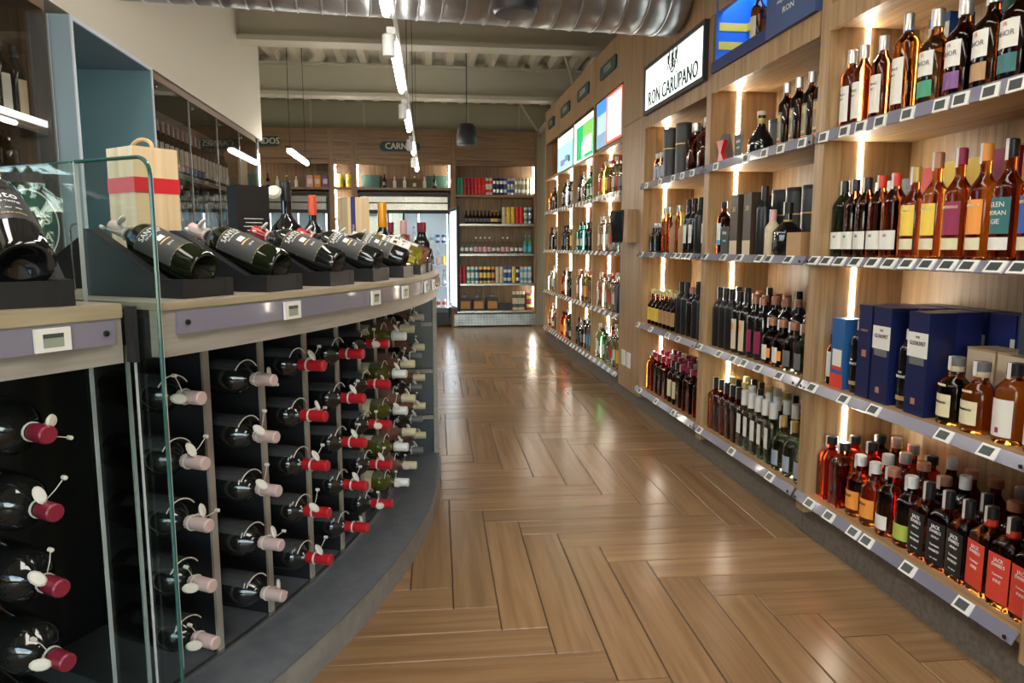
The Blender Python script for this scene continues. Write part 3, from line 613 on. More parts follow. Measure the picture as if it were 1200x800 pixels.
obj('panel', bx(XF, XB, 5.0875, 5.5975, .11, 2.115), W_V, pil); obj('panel', bx(XF, XB, 5.0875, 5.5975, 2.118, 2.87), W_V, pil); obj('plinth', bx(1.59, 1.62, 5.09, 5.5975, 0, .145), KICK, pil)
for y in (5.30, 5.44):
    s = empty('wall_socket', f"white socket plate on the oak pillar, {'right' if y < 5.4 else 'left'} one", 'socket')
    obj('cover_plate', bx(XF - .008, XF - .0002, y - .045, y + .045, .285, .40), WHITE, s); obj('insert', bx(XF - .010, XF - .008, y - .02, y + .02, .31, .375), IVORY, s)
s = empty('price_checker', 'dark price checker screen in an oak housing on the pillar', 'scanner')
obj('housing', bx(XF - .075, XF - .0005, 5.17, 5.40, 1.235, 1.475), WOODP and W_V, s)
obj('screen_bezel', MB().box(-.008, .008, -.075, .075, -.12, .12, Matrix.Translation((XF - .10, 5.33, 1.355)) @ Matrix.Rotation(R_(22), 4, 'Z') @ Matrix.Rotation(R_(-6), 4, 'Y')), DARKM, s)
obj('screen', MB().box(-.0095, -.008, -.066, .066, -.11, .11, Matrix.Translation((XF - .10, 5.33, 1.355)) @ Matrix.Rotation(R_(22), 4, 'Z') @ Matrix.Rotation(R_(-6), 4, 'Y')), mat('screen_dark', (.01, .01, .013), .12), s)
# headers over the near bays
hd = empty('oak_header', 'plain oak header panels above the three near bays', 'header')
for a, b in ((.2, 2.70), (2.703, 3.84), (3.843, 5.085)): obj('panel', bx(XF + .002, XF + .03, a, b, 2.425, 2.87), W_V, hd)
obj('panel', bx(XF + .005, XB, .2, 5.08, 2.87, 2.88), W_Y, hd)
# headers and signs over the far bays
for i, (nm, (a, b)) in enumerate(FAR.items()):
    word = ['VODKA', 'GINEBRA', 'TEQUILA', 'RON'][i]
    h = empty('oak_header', f'oak header board above the {nm}', 'header')
    obj('panel', bx(XF + .002, XF + .03, a, b, 2.47, 2.87), W_V, h)
    sg = empty('category_sign', f'dark green rounded sign reading {word}', 'sign', 'green category signs')
    cy_ = (a + b) / 2; L2 = .30 if i < 3 else .2; poly = []
    L2 = [.26, .25, .25, .19][i]; H2 = .055
    for cx_, cz_, a0 in ((L2 - .03, H2 - .03, 0), (-L2 + .03, H2 - .03, 90), (-L2 + .03, -H2 + .03, 180), (L2 - .03, -H2 + .03, 270)):
        for s_ in range(4): poly.append((cx_ + .03 * math.cos(R_(a0 + 30 * s_)), cz_ + .03 * math.sin(R_(a0 + 30 * s_))))
    mxs = Matrix(((0, 0, -1, XF + .0), (-1, 0, 0, cy_), (0, 1, 0, 2.675), (0, 0, 0, 1)))
    obj('board', MB().prism(poly, -.001, .012, mxs), GREEN, sg)
    flat_text(word, .075, P('sign_text', (.45, .47, .44)), sg, (XF - .0125, cy_, 2.675), (0, -1, 0), (0, 0, 1), .9, fat=.0022)

# lit signs and niches
sg = empty('rum_sign', 'backlit white RON CARUPANO sign in a black frame', 'sign')
y0, y1 = 3.90, 4.98
fm = MB().box(XF - .03, XF - .002, y0, y1, 2.10, 2.125).box(XF - .03, XF - .002, y0, y1, 2.395, 2.42).box(XF - .03, XF - .002, y0, y0 + .02, 2.125, 2.395).box(XF - .03, XF - .002, y1 - .02, y1, 2.125, 2.395)
obj('frame', fm, DARKM, sg)
obj('light_panel', bx(XF - .022, XF - .002, y0 + .02, y1 - .02, 2.125, 2.395), mat('sign_white', (1, 1, 1), .4, emis=(.93, 1, .97), es=1.15), sg)
DG = P('dark_green_print', (.01, .05, .03))
flat_text('RON CARÚPANO', .135, DG, sg, (XF - .0235, 4.44, 2.185), (0, -1, 0), (0, 0, 1), .84, fat=.0055)
em = MB(); E0 = Matrix(((0, 0, -1, XF - .023), (-1, 0, 0, 4.42), (0, 1, 0, 2.305), (0, 0, 0, 1))) @ Matrix.Scale(1.3, 4)
def ring(mb, r0, r1, n, mx, z=.0015):
    vs = [Vector((r * math.cos(2 * PI * i / n), r * math.sin(2 * PI * i / n), zz)) for zz in (0, z) for r in (r0, r1) for i in range(n)]
    fs = []
    for i in range(n):
        j = (i + 1) % n; fs += [(2 * n + i, 3 * n + i, 3 * n + j, 2 * n + j), (n + i, n + j, 3 * n + j, 3 * n + i)]
    return mb.add([mx @ v for v in vs], fs)
ring(em, .026, .034, 20, E0); ring(em, .008, .012, 12, E0)
for dx in (-.055, .0, .05):
    em.prism([(dx - .014, .02), (dx + .006, .015), (dx + .016, .05), (dx + .008, .078), (dx - .004, .055), (dx - .018, .06)], 0, .0015, E0)
    em.prism([(dx - .01, .02), (dx - .018, -.02), (dx - .013, -.02), (dx - .003, .018)], 0, .0015, E0); em.prism([(dx + .002, .02), (dx + .016, -.012), (dx + .02, -.01), (dx + .01, .02)], 0, .0015, E0)
for a in range(6): em.box(-.0015, .0015, 0, .024, 0, .0015, E0 @ Matrix.Rotation(a * PI / 3, 4, 'Z'))
obj('emblem', em, DG, sg)
# blue niche over the middle bay
nb = empty('blue_niche', 'lit blue display niche with two yellow stripes and a dark blue panel', 'niche')
BRB = mat('niche_blue', (.02, .16, .62), .5); DKB = mat('niche_dark_blue', (.01, .025, .12), .5)
obj('back_board', bx(1.72, 1.73, 3.20, 3.80, 2.13, 2.56), BRB, nb); obj('side_board', bx(XF, 1.72, 3.80, 3.82, 2.13, 2.56), BRB, nb)
for z in (2.235, 2.33): obj('stripe', MB().box(1.715, 1.7195, 3.20, 3.80, z, z + .04).box(XF + .01, 1.7195, 3.7955, 3.7995, z, z + .04), YELL, nb)
obj('floor_board', bx(XF - .004, 1.73, 3.20, 3.82, 2.118, 2.14), DKB, nb); obj('front_lip', bx(XF - .012, XF - .004, 3.20, 3.835, 2.118, 2.175), DKB, nb)
obj('lit_strip', bx(XF + .01, 1.70, 3.22, 3.79, 2.555, 2.565), mat('niche_led', (1, 1, 1), .5, emis=(.35, .6, 1), es=9), nb)
pp = empty('rum_advert_board', 'dark slate-blue rum board with white 17 and RON lettering', 'board')
obj('board', bx(XF - .02, 1.70, 2.785, 3.198, 2.118, 2.56), mat('panel_slate_blue', (.055, .09, .22), .45), pp)
[flat_text(c_, .16, TXW, pp, (XF - .0205, yy, 2.34), (0, -1, 0), (0, 0, 1), 1, .001) for c_, yy in (('1', 3.09), ('7', 3.02))]; flat_text('RON', .035, TXW, pp, (XF - .0205, 3.0, 2.20), (0, -1, 0), (0, 0, 1), 1.3)
flat_text('AÑEJO DE VENEZUELA', .018, TXW, pp, (XF - .0205, 3.0, 2.245), (0, -1, 0), (0, 0, 1), 1.1)
place('amber_cream', (1.62, 3.46, 2.1405), PI, 'dark ruby bottle standing in the blue lit niche', scale=1.05)
place('tall_white', (1.62, 3.27, 2.1405), PI, 'white labelled bottle at the right end of the blue niche')
nb2 = empty('dark_niche', 'dark glazed niche above the nearest bay', 'niche'); obj('back_board', bx(1.70, 1.72, 1.62, 2.68, 2.13, 2.42), DKB, nb2); obj('glass_front', bx(XF + .01, XF + .016, 1.62, 2.68, 2.13, 2.42), GREYB, nb2)
# posters over the far bays
def poster(nm, label, y0, y1, z0, z1, pieces):
    p_ = empty('lit_poster', label, 'poster')
    obj('frame', bx(XF + .0, XF + .05, y0, y1, z0, z1), WHITE, p_)
    for (u0, u1, v0, v1, m) in pieces:
        obj('printed_panel', bx(XF - .002 - .0006 * len(p_.children), XF, y1 - u1 * (y1 - y0), y1 - u0 * (y1 - y0), z0 + v0 * (z1 - z0), z0 + v1 * (z1 - z0)), m, p_)
LP = lambda n, c, e=.9: mat('lit_' + n, c, .4, emis=c, es=e)
poster(0, 'backlit poster, blue left part and white right part edged red', 5.63, 6.45, 2.06, 2.45, [(0, .42, 0, 1, LP('sea', (.18, .33, .45))), (0, .42, .72, 1, LP('azure', (.05, .25, .75))), (.05, .4, .3, .7, LP('mist', (.38, .55, .62))), (.42, 1, 0, 1, LP('red', (.9, .12, .06))), (.47, .985, .05, .95, LP('pinkwhite', (1, .86, .84), 1.5))])
poster(1, 'backlit green niche poster with white horse shape', 6.60, 7.42, 2.04, 2.43, [(0, 1, 0, 1, LP('white', (.9, 1, .93), 1.3)), (.14, 1, .03, .86, LP('emerald', (.01, .42, .12))), (.5, 1, .3, .86, LP('leaf', (.20, .48, .10))), (.52, .95, .12, .52, LP('palegreen', (.70, .95, .72))), (.44, .58, .05, .42, LP('palegreen', (.70, .95, .72)))])
poster(2, 'backlit pale cyan poster with purple bird shapes', 7.50, 8.32, 2.045, 2.42, [(0, 1, 0, 1, LP('cyan', (.32, .78, .85), 1.0)), (0, 1, .72, 1, LP('palecyan', (.72, .95, .97), 1.1)), (.18, .5, .12, .30, LP('violet', (.30, .22, .50), .6)), (.5, .75, .2, .38, LP('slate', (.15, .35, .42), .6)), (.72, .84, .15, .33, LP('ink', (.04, .08, .12), .4))])
nk = empty('plain_niche', 'plain oak niche above the last far bay', 'niche'); obj('back_board', bx(XB - .1, XB - .08, 8.36, 9.16, 2.06, 2.47), W_V, nk)
place('f_silver', (1.65, 8.5, 2.061), PI, 'clear bottle standing in the plain oak niche'); place('f_black', (1.65, 8.62, 2.061), PI, 'black bottle standing in the plain oak niche')

# price tags on the rails
_tb = MB().box(-.003, .003, -.032, .032, -.0195, .0195).mesh('price_tag'); _tb.materials.append(TAGW)
_ts = MB().box(-.0036, -.003, -.018, .024, -.013, .013).mesh('screen'); _ts.materials.append(TAGS)
def price_tags(bn, si, ys, far=False):
    z = RAILZ[si]; tilt = si < 3
    for i, y in enumerate(sorted(ys, reverse=True)):
        t = link('price_tag', _tb); t.location = (XF - (.0165 if tilt else .0085), y, z + .025)
        t.rotation_euler = (0, R_(36 if tilt else 8), 0)
        tag(t, f"white electronic price tag, {ORD[i]} from left, rail of {bn} {SHELFN[si]}", 'price tag', f'price tags on the {bn}')
        if not far: link('screen', _ts, t)
def spread(ys):
    ys = sorted(ys, reverse=True)
    for i in range(1, len(ys)):
        if ys[i - 1] - ys[i] < .068: ys[i] = ys[i - 1] - .068
    return ys
TG = {'nearest bay': [[2.63, 2.49, 2.33, 2.25, 2.03, 1.79], [2.66, 2.44, 2.26, 1.92, 1.75], [2.7, 2.61, 2.52, 2.42, 2.32, 2.23, 2.14, 2.05, 1.96, 1.88, 1.78, 1.7], [2.69, 2.55, 2.45, 2.34, 2.2, 2.05, 1.97, 1.86, 1.77]],
      'middle bay': [[3.81, 3.38, 2.97], [3.85, 3.58, 3.41, 3.28, 3.13, 2.93], [3.82, 3.57, 3.38, 3.17, 3.08, 2.9], [3.73, 3.37, 3.18, 3.03, 2.85]],
      'sign bay': [[4.95, 4.58, 4.24], [5.03, 4.73, 4.39, 4.2], [4.99, 4.74, 4.51, 4.32, 4.23, 4.13, 4.06], [4.93, 4.64, 4.39, 4.23, 4.07]]}
for bn, L4 in TG.items():
    for si, ys in enumerate(L4): price_tags(bn, si, spread(ys))
for bn, (a, b) in FAR.items():
    for si in range(4): price_tags(bn, si, [a + .06 + (b - a - .08) * i / 5 for i in range(6)], True)

# --- stock of the near bays
B = 'nearest bay'; lo, hi = BAYS[B]
row(B, 3, 'front', 1.625, [('ivory', 2.69), ('ivory', 2.59), ('ivory', 2.47), ('ivory_big', 2.34), ('oval_green', 2.2), ('oval_purple', 2.08), ('oval_brown', 1.97), ('oval_teal', 1.87), ('oval_brown', 1.77)], lo, hi)
row(B, 3, 'back', 1.77, [('whisky_plain3', 2.6), ('whisky_plain3', 2.49), ('blue_carton', 2.33), ('whisky_plain2', 2.22), ('green_tin', 2.1), ('purple_tin', 1.97), ('whisky_plain2', 1.85), ('green_tin', 1.72)], lo, hi)
row(B, 2, 'front', 1.625, [('fid_green', 2.69), ('fid_dark', 2.61), ('fid_dark', 2.53), ('fid_ruby', 2.43), ('fid_ruby', 2.35), ('mor_gold', 2.25), ('mor_yellow', 2.15), ('mor_maroon', 2.05), ('mor_orange', 1.95), ('mor_green', 1.86), ('mor_blue', 1.76), ('mor_blue', 1.66)], lo, hi)
row(B, 2, 'back', 1.79, [('grey_carton', 2.60), ('grey_carton', 2.48), ('red_carton', 2.37), ('yellow_carton', 2.24), ('yellow_carton', 2.13), ('maroon_carton', 2.02), ('orange_carton', 1.9), ('orange_carton', 1.78), ('orange_carton', 1.66)], lo, hi)
row(B, 1, 'front', 1.625, [('small_white', 2.67), ('star_box', 2.58), ('glv_bottle', 2.49), ('navy_side', 2.40), ('navy_box', 2.31), ('glv_bottle', 2.215), ('navy_box', 2.12), ('squat_cream', 2.0), ('squat_cream', 1.90), ('wide_ivory', 1.78), ('wide_ivory', 1.67)], lo, hi)
row(B, 1, 'second', 1.735, [('navy_back', 2.42), ('navy_back', 2.31), ('navy_back', 2.15), ('beige_box', 1.98), ('beige_box', 1.86), ('beige_box', 1.70)], lo, hi)
row(B, 1, 'back', 1.85, [('navy_back', 2.40), ('navy_back', 2.28), ('navy_back', 2.16), ('navy_back', 2.04), ('navy_back', 1.93)], lo, hi)
row(B, 0, 'front', 1.63, [('sq_ruby', 2.66), ('sq_brown', 2.56), ('rnd_orange', 2.45), ('rnd_orange', 2.36), ('rnd_white', 2.27), ('rnd_green', 2.18), ('jack', 2.08), ('jack', 1.98), ('jack', 1.91), ('jack_red', 1.82), ('jack_red', 1.74), ('jack_red', 1.66)], lo, hi, jit=.004)
row(B, 0, 'second', 1.735, fill(['sq_ruby', 'sq_ruby', 'rnd_orange', 'whisky_plain', 'whisky_plain2', 'rnd_white', 'whisky_plain3', 'jack', 'whisky_plain2', 'jack', 'whisky_plain'], lo, hi, 11), lo, hi, jit=.006)
row(B, 0, 'back', 1.845, fill(['sq_brown', 'whisky_plain', 'whisky_plain', 'sq_ruby', 'whisky_plain3', 'whisky_plain2', 'whisky_plain2', 'whisky_plain', 'whisky_plain3', 'jack', 'whisky_plain3'], lo, hi, 11), lo, hi, jit=.006)
# acrylic sign stand
def stand(x, y, z, w, h, label, lines, rz=R_(180)):
    t = empty('sign_stand', label, 'sign stand', loc=(x, y, z), rz=rz)
    obj('acrylic_holder', bx(-.004, .0, -w / 2 - .006, w / 2 + .006, 0, h + .006), ACRY, t); obj('base', bx(-.03, .03, -w / 2, w / 2, 0, .003), ACRY, t)
    obj('card', bx(.0002, .0012, -w / 2, w / 2, .004, h), P('card_dark', (.03, .045, .048)), t)
    for s, size, zz in lines: link('lettering', mapped_text(s, size, TXW, lambda a, b_, c: Vector((.002 + c, a, zz + b_))), t)
stand(1.66, 1.735, .9005, .155, .215, 'dark discount sign in an acrylic stand on the beige cartons', [('OFERTA', .018, .185), ('PRECIO ESPECIAL', .010, .155), ('20%', .019, .128), ('DE', .008, .108), ('DESCUENTO', .0175, .086), ('SEGUNDA UNIDAD', .012, .060)])
B = 'middle bay'; lo, hi = BAYS[B]
rb = empty('gift_bow', 'grey gift box with a red satin bow, top shelf of middle bay', 'gift box', loc=(1.63, 3.765, ZS[3]))
obj('box', MB().box(-.02, .02, -.05, .05, .0, .14, Matrix.Rotation(R_(-24), 4, 'X') @ Matrix.Translation((0, .02, .028))), P('box_grey', (.12, .12, .13)), rb)
MBW = Matrix(((0, 0, 1, -.045), (1, 0, 0, -.01), (0, 1, 0, 0), (0, 0, 0, 1)))
obj('bow', MB().prism([(-.055, .004), (.045, .0), (.012, .06), (.055, .125), (-.045, .12), (-.012, .06)], -.012, .012, MBW), P('satin_red', (.50, .012, .02), .3), rb)
stand(1.585, 3.555, ZS[3], .085, .125, 'small dark sign in an acrylic stand, top shelf of middle bay', [('RON', .02, .09), ('AÑEJO', .012, .06)])
row(B, 3, 'front', 1.63, [('squat_gold', 3.40), ('rum_deco', 3.16), ('rum_deco', 3.055), ('rum_deco', 2.95), ('rum_deco', 2.86)], lo, hi)
row(B, 3, 'back', 1.80, [('black_tin_low', 3.55), ('black_carton', 3.32), ('black_carton', 3.17)], lo, hi)
row(B, 2, 'front', 1.62, [('rum_blue', 3.78), ('dark30', 3.55), ('dark30', 3.40), ('rum_black', 3.31), ('cream_rum', 3.22), ('squat_black', 3.08), ('wood_box', 2.93)], lo, hi)
stand(1.585, 3.68, ZS[2], .085, .14, 'small dark sign in an acrylic stand, second shelf of middle bay', [('RON', .02, .11), ('EXTRA', .012, .07)])
row(B, 2, 'back', 1.79, [('whisky_plain3', 3.72), ('dark30', 3.6), ('black_tin', 3.46), ('black_tin', 3.32), ('black_tin', 3.17), ('black_tin', 3.02), ('black_tin', 2.88)], lo, hi)
row(B, 1, 'front', 1.62, [('rum_black', 3.79), ('rum_black', 3.71), ('rum_black', 3.63), ('rum_beige', 3.54), ('rum_beige', 3.45), ('rum_maroon', 3.36), ('rum_maroon', 3.28), ('rum_short', 3.18), ('rum_short', 3.08), ('rum_green', 2.98), ('rum_green', 2.88)], lo, hi)
row(B, 1, 'second', 1.73, fill(['rum_black', 'rum_black', 'rum_cap', 'rum_maroon', 'rum_cap', 'rum_cap', 'rum_maroon', 'rum_cap', 'black_tin_low', 'rum_cap'], lo, hi, 10), lo, hi, jit=.006)
row(B, 1, 'back', 1.85, fill(['rum_cap', 'rum_black', 'rum_cap'], lo, hi, 10), lo, hi, jit=.006)
row(B, 0, 'front', 1.62, [('rum_darkamb', 3.80), ('rum_darkamb', 3.725), ('rum_darkamb', 3.65), ('rum_darkamb', 3.575), ('rum_darkamb', 3.50), ('rum_clear', 3.425), ('rum_clear', 3.35), ('rum_clear', 3.275), ('rum_clear', 3.20), ('rum_clear', 3.125), ('rum_round', 3.03), ('rum_round', 2.93), ('rum_round', 2.83)], lo, hi)
row(B, 0, 'second', 1.71, fill(['rum_capy', 'rum_darkamb', 'rum_capy', 'rum_capw', 'rum_darkamb', 'rum_capw', 'rum_capw', 'rum_capw', 'rum_capw', 'rum_capw', 'rum_clear', 'rum_capw', 'rum_clear'], lo, hi, 12), lo, hi, jit=.004)
row(B, 0, 'third', 1.80, fill(['rum_capy', 'rum_darkamb', 'rum_darkamb', 'rum_capy', 'rum_capw'], lo, hi, 12), lo, hi, jit=.004)
B = 'sign bay'; lo, hi = BAYS[B]
row(B, 3, 'front', 1.62, [('mini_blue', 4.93), ('mini_blue', 4.85), ('mini_blue', 4.77), ('black_tin', 4.65), ('black_tin', 4.42), ('decanter', 4.22), ('decanter', 4.04)], lo, hi)
row(B, 3, 'back', 1.79, [('black_tin_low', 4.8), ('black_tin', 4.55), ('rum_black', 4.35), ('decanter', 4.15), ('rum_cap', 4.0)], lo, hi)
row(B, 2, 'front', 1.62, [('small_black', 4.95), ('small_black', 4.84), ('tall_fire', 4.73), ('tall_fire', 4.65), ('short_tan', 4.55), ('tall_fire', 4.47), ('short_tan', 4.39), ('tall_white', 4.30), ('tall_white', 4.21), ('rum_black', 4.11), ('tall_white', 4.0)], lo, hi)
row(B, 2, 'back', 1.76, [('whisky_plain', 4.85), ('tall_fire', 4.68), ('tall_fire', 4.55), ('tall_fire', 4.42), ('rum_black', 4.25), ('whisky_plain3', 4.1)], lo, hi)
row(B, 1, 'front', 1.62, [('yell_round', 4.96), ('yell_round', 4.88), ('yell_round', 4.80), ('tan_round', 4.72), ('tan_round', 4.64), ('tan_round', 4.56), ('tan_round', 4.48), ('rum_black', 4.38), ('rum_black', 4.29), ('rum_cap', 4.2), ('rum_black', 4.11), ('rum_black', 4.02)], lo, hi)
row(B, 1, 'second', 1.72, fill(['yell_round', 'yell_round', 'tan_round', 'yell_round', 'tan_round', 'yell_round', 'rum_black', 'rum_black', 'rum_cap', 'rum_black', 'rum_black'], lo, hi, 11), lo, hi)
row(B, 0, 'front', 1.62, [('amber_glow', 4.95), ('amber_red', 4.86), ('amber_sq', 4.77), ('amber_sq', 4.68), ('amber_sq', 4.59), ('amber_cream', 4.50), ('amber_cream', 4.41), ('amber_sq', 4.32), ('amber_red', 4.23), ('amber_sq', 4.14), ('amber_red', 4.05), ('amber_glow', 3.97)], lo, hi)
row(B, 0, 'second', 1.71, fill(['amber_red', 'amber_sq', 'amber_glow', 'amber_red', 'amber_sq'], lo, hi, 12), lo, hi)
row(B, 0, 'third', 1.80, fill(['amber_sq', 'amber_red', 'amber_glow'], lo, hi, 12), lo, hi)
# far bays, a few pixels each
stock = {'vodka bay': [['f_clear', 'f_green', 'f_clear', 'f_silver', 'f_red', 'f_clear', 'f_yellow', 'f_clear'], ['f_clear', 'f_red', 'f_clear', 'f_red', 'f_clear', 'f_navy', 'f_navy'], ['f_clear', 'f_clear', 'f_clear', 'f_red', 'f_clear', 'f_silver', 'f_clear'], ['f_red', 'f_yellow', 'f_yellow', 'f_red', 'f_clear', 'f_red', 'f_black', 'f_clear']],
         'second far bay': [['f_black', 'f_silver', 'f_black', 'f_clear', 'f_blue', 'f_blue', 'f_amber'], ['f_clear', 'f_red', 'f_clear', 'f_yellow', 'f_red', 'f_black', 'f_green'], ['f_teal', 'f_teal', 'f_black', 'f_black', 'f_black'], ['f_black', 'f_clear', 'f_silver', 'f_green', 'f_green', 'f_green']],
         'third far bay': [['f_orange', 'f_orange', 'f_clear', 'f_black', 'f_amber', 'f_black'], ['f_orange', 'f_clear', 'f_black', 'f_silver', 'f_black'], ['f_black', 'f_black', 'f_silver', 'f_yellow', 'f_yellow'], ['f_black', 'f_clear', 'f_black', 'f_clear', 'f_amber']],
         'last far bay': [['f_amber', 'f_clear', 'f_amber', 'f_silver', 'f_amber'], ['f_silver', 'f_clear', 'f_silver', 'f_silver'], ['f_black', 'f_silver', 'f_black', 'f_navy'], ['f_amber', 'f_black', 'f_silver', 'f_black']]}
for bn, L4 in stock.items():
    lo, hi = FAR[bn]
    for si, keys in enumerate(L4):
        row(bn, si, 'front', 1.62, fill(keys, lo, hi, len(keys)), lo, hi)
        row(bn, si, 'back', 1.74, fill(keys[1:] + keys[:1], lo, hi, len(keys)), lo, hi)

# ------------------------------------------------------------------ curved wine counter
CC = (-3.9856, 3.6825)
def pol(r, a, z=0): return Vector((CC[0] + r * math.cos(R_(a)), CC[1] + r * math.sin(R_(a)), z))
JA = -32.0
def wine_counter(label, a0, a1, dividers, glass_div, RO, ew, fasc0, rz=(1.012, 1.057)):
    t = empty('wine_counter', label, 'counter', loc=(0, 0, 0))
    obj('plinth', MB().arc(CC, 3.30, RO - .004, a0, a1, .0, .098, 40), PLEDGE, t)
    obj('plinth_top', MB().arc(CC, 3.30, RO, a0, a1, .098, .104, 40), PLINTH, t)
    obj('rack_trim', MB().arc(CC, 3.842, 3.856, a0 + .05, a1 - .05, .104, .112, 40), STEEL, t)
    obj('countertop', MB().arc(CC, 3.22, RO - .003, a0, a1, 1.0885 - ew, 1.0895, 40), CTOP, t)
    obj('edge_band', MB().arc(CC, RO - .003, RO - .0005, a0, a1, 1.0885 - ew, 1.088, 40), CEDGE, t)
    obj('fascia', MB().arc(CC, RO - .04, RO - .006, a0, a1, fasc0, 1.0875 - ew, 40), LAM, t)
    obj('soffit_board', MB().arc(CC, 3.42, RO - .041, a0, a1, fasc0 + .02, 1.0615, 40), BLACKP, t)
    obj('back_panel', MB().arc(CC, 3.40, 3.42, a0, a1, .104, 1.06, 40), BLACKP, t)
    r = obj('price_rail', MB().arc(CC, RO - .0055, RO + .004, a0 + .5, a1 - .3, rz[0], rz[1], 40), RAILM, t)
    for a in (a0 + .8, a1 - .6): obj('screw', MB().lathe([(.006, 0), (.006, .004), (.003, .005)], 8, mx=Matrix.Translation(pol(RO + .004, a, (rz[0] + rz[1]) / 2)) @ Matrix.Rotation(R_(a), 4, 'Z') @ Matrix.Rotation(R_(90), 4, 'Y')), SCREW, r)
    for a in dividers:
        mx = Matrix.Translation((CC[0], CC[1], 0)) @ Matrix.Rotation(R_(a), 4, 'Z')
        if a in glass_div:
            obj('clear_divider', MB().box(3.43, 3.838, -.003, .003, .105, 1.0, mx), GLASS, t)
            obj('divider_edge', MB().box(3.838, 3.844, -.004, .004, .105, 1.0, mx), EDGEW, t)
        else:
            obj('divider', MB().box(3.42, 3.838, -.006, .006, .105, 1.0, mx), BLACKP, t)
            obj('divider_edge', MB().box(3.838, 3.846, -.0105, .0105, .105, 1.0, mx), TAN, t)
    return t
DIV = [-30.6, -27.2, -23.9, -20.4, -16.9, -13.6, -10.2, -6.8, -3.4]
far_c = wine_counter('long curved wine counter with a bottle rack under its wooden top', JA + .25, 2.2, DIV, (-30.6,), 4.06, .014, .976, (1.022, 1.070))
near_c = wine_counter('near section of the curved wine counter, left of the glass screen', -52, JA - .25, [-37.0, -41.0, -45.0], (-37.0, -41.0, -45.0), 3.985, .028, .966, (1.008, 1.056))
mx = Matrix.Translation((CC[0], CC[1], 0)) @ Matrix.Rotation(R_(1.9), 4, 'Z')
obj('end_panel', MB().box(3.42, 4.028, -.006, .006, .105, .977, mx), BLACKP, far_c); obj('end_post', MB().box(4.029, 4.05, -.035, .012, .105, .977, mx), LAM, far_c)
for z in (.80, .55, .30): obj('bracket', MB().box(3.86, 4.028, -.030, -.013, z - .010, z + .010, mx), TAN, far_c)
mx = Matrix.Translation((CC[0], CC[1], 0)) @ Matrix.Rotation(R_(JA), 4, 'Z')
obj('joint_strip', MB().box(3.986, 4.012, -.0145, -.0050, .968, 1.084, mx), BLACKP, near_c)
obj('edge_strip', MB().box(3.998, 4.002, -.0085, -.0050, .105, .967, mx), EDGEW, near_c)
# radial glass screen with polished edge and rounded top corner
pn = empty('glass_screen', 'tall clear glass screen with a rounded corner standing at the counter joint', 'glass screen')
def pane_mesh(r0, r1, z0, z1, rad, t=.004):
    poly = [(r0, z0), (r1, z0)]
    for i in range(9): a = PI / 2 * i / 8; poly.append((r1 - rad + rad * math.cos(a), z1 - rad + rad * math.sin(a)))
    poly.append((r0, z1))
    m = MB(); n = len(poly)
    vs = [mx @ Vector((a, s * t, b)) for s in (-1, 1) for a, b in poly]
    m.add(vs, [tuple(range(n)), tuple(range(n, 2 * n))[::-1]]); return m, poly
JG = (1.0895, 4.0)
m1, _ = pane_mesh(3.12, 3.846, .105, 1.381, .0001); obj('inner_sheet', m1, GLASS, pn)
m2, poly = pane_mesh(3.850, 4.072, .105, 1.381, .035); obj('outer_sheet', m2, GLASS, pn)
ed = MB(); pts = poly[1:]
for (a, b), (c, d) in zip(pts[:-1], pts[1:]):
    ed.add([mx @ Vector(v) for v in ((a, -.0042, b), (a, .0042, b), (c, .0042, d), (c, -.0042, d))], [(0, 1, 2, 3)])
ed2 = MB()
ed2.tube([mx @ Vector((a - .001, 0, b)) for a, b in pts[0:]], .0042, 6)
obj('polished_edge', ed2, EDGEG, pn)
obj('joint_seam', MB().box(3.8463, 3.8497, -.0042, .0042, .105, 1.381, mx), EDGEW, pn)
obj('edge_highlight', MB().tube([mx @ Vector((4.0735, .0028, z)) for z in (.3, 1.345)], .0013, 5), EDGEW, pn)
obj('top_edge', MB().tube([mx @ Vector((r, 0, 1.381)) for r in (3.12, 3.85)], .0022, 6), EDGEG, pn)
# counter price tags
def ctag(r, a, z, lab, s=1.):
    t = link('price_tag', MB().box(-.003, .003, -.033 * s, .033 * s, -.022, .022).mesh('price_tag')); t.data.materials.append(TAGW)
    t.location = pol(r, a, z); t.rotation_euler = (0, 0, R_(a)); tag(t, lab, 'price tag', 'price tags on the counter rail')
    sc = link('screen', MB().box(.003, .0036, -.019 * s, .019 * s, -.014, .012).mesh('screen'), t); sc.data.materials.append(TAGS2)
    sb = link('screen_bar', MB().box(.0036, .0040, -.019 * s, .019 * s, .004, .012).mesh('screen_bar'), t); sb.data.materials.append(TAGS)
ctag(3.994, -34.4, 1.032, 'white electronic price tag on the near counter section, left of the glass screen')
for a, w in ((-26.2, 'first'), (-19.6, 'second'), (-15.6, 'third'), (-10.9, 'fourth'), (-8.4, 'fifth')):
    ctag(4.069, a, 1.044, f'white electronic price tag on the curved counter rail, {w} beyond the glass screen')

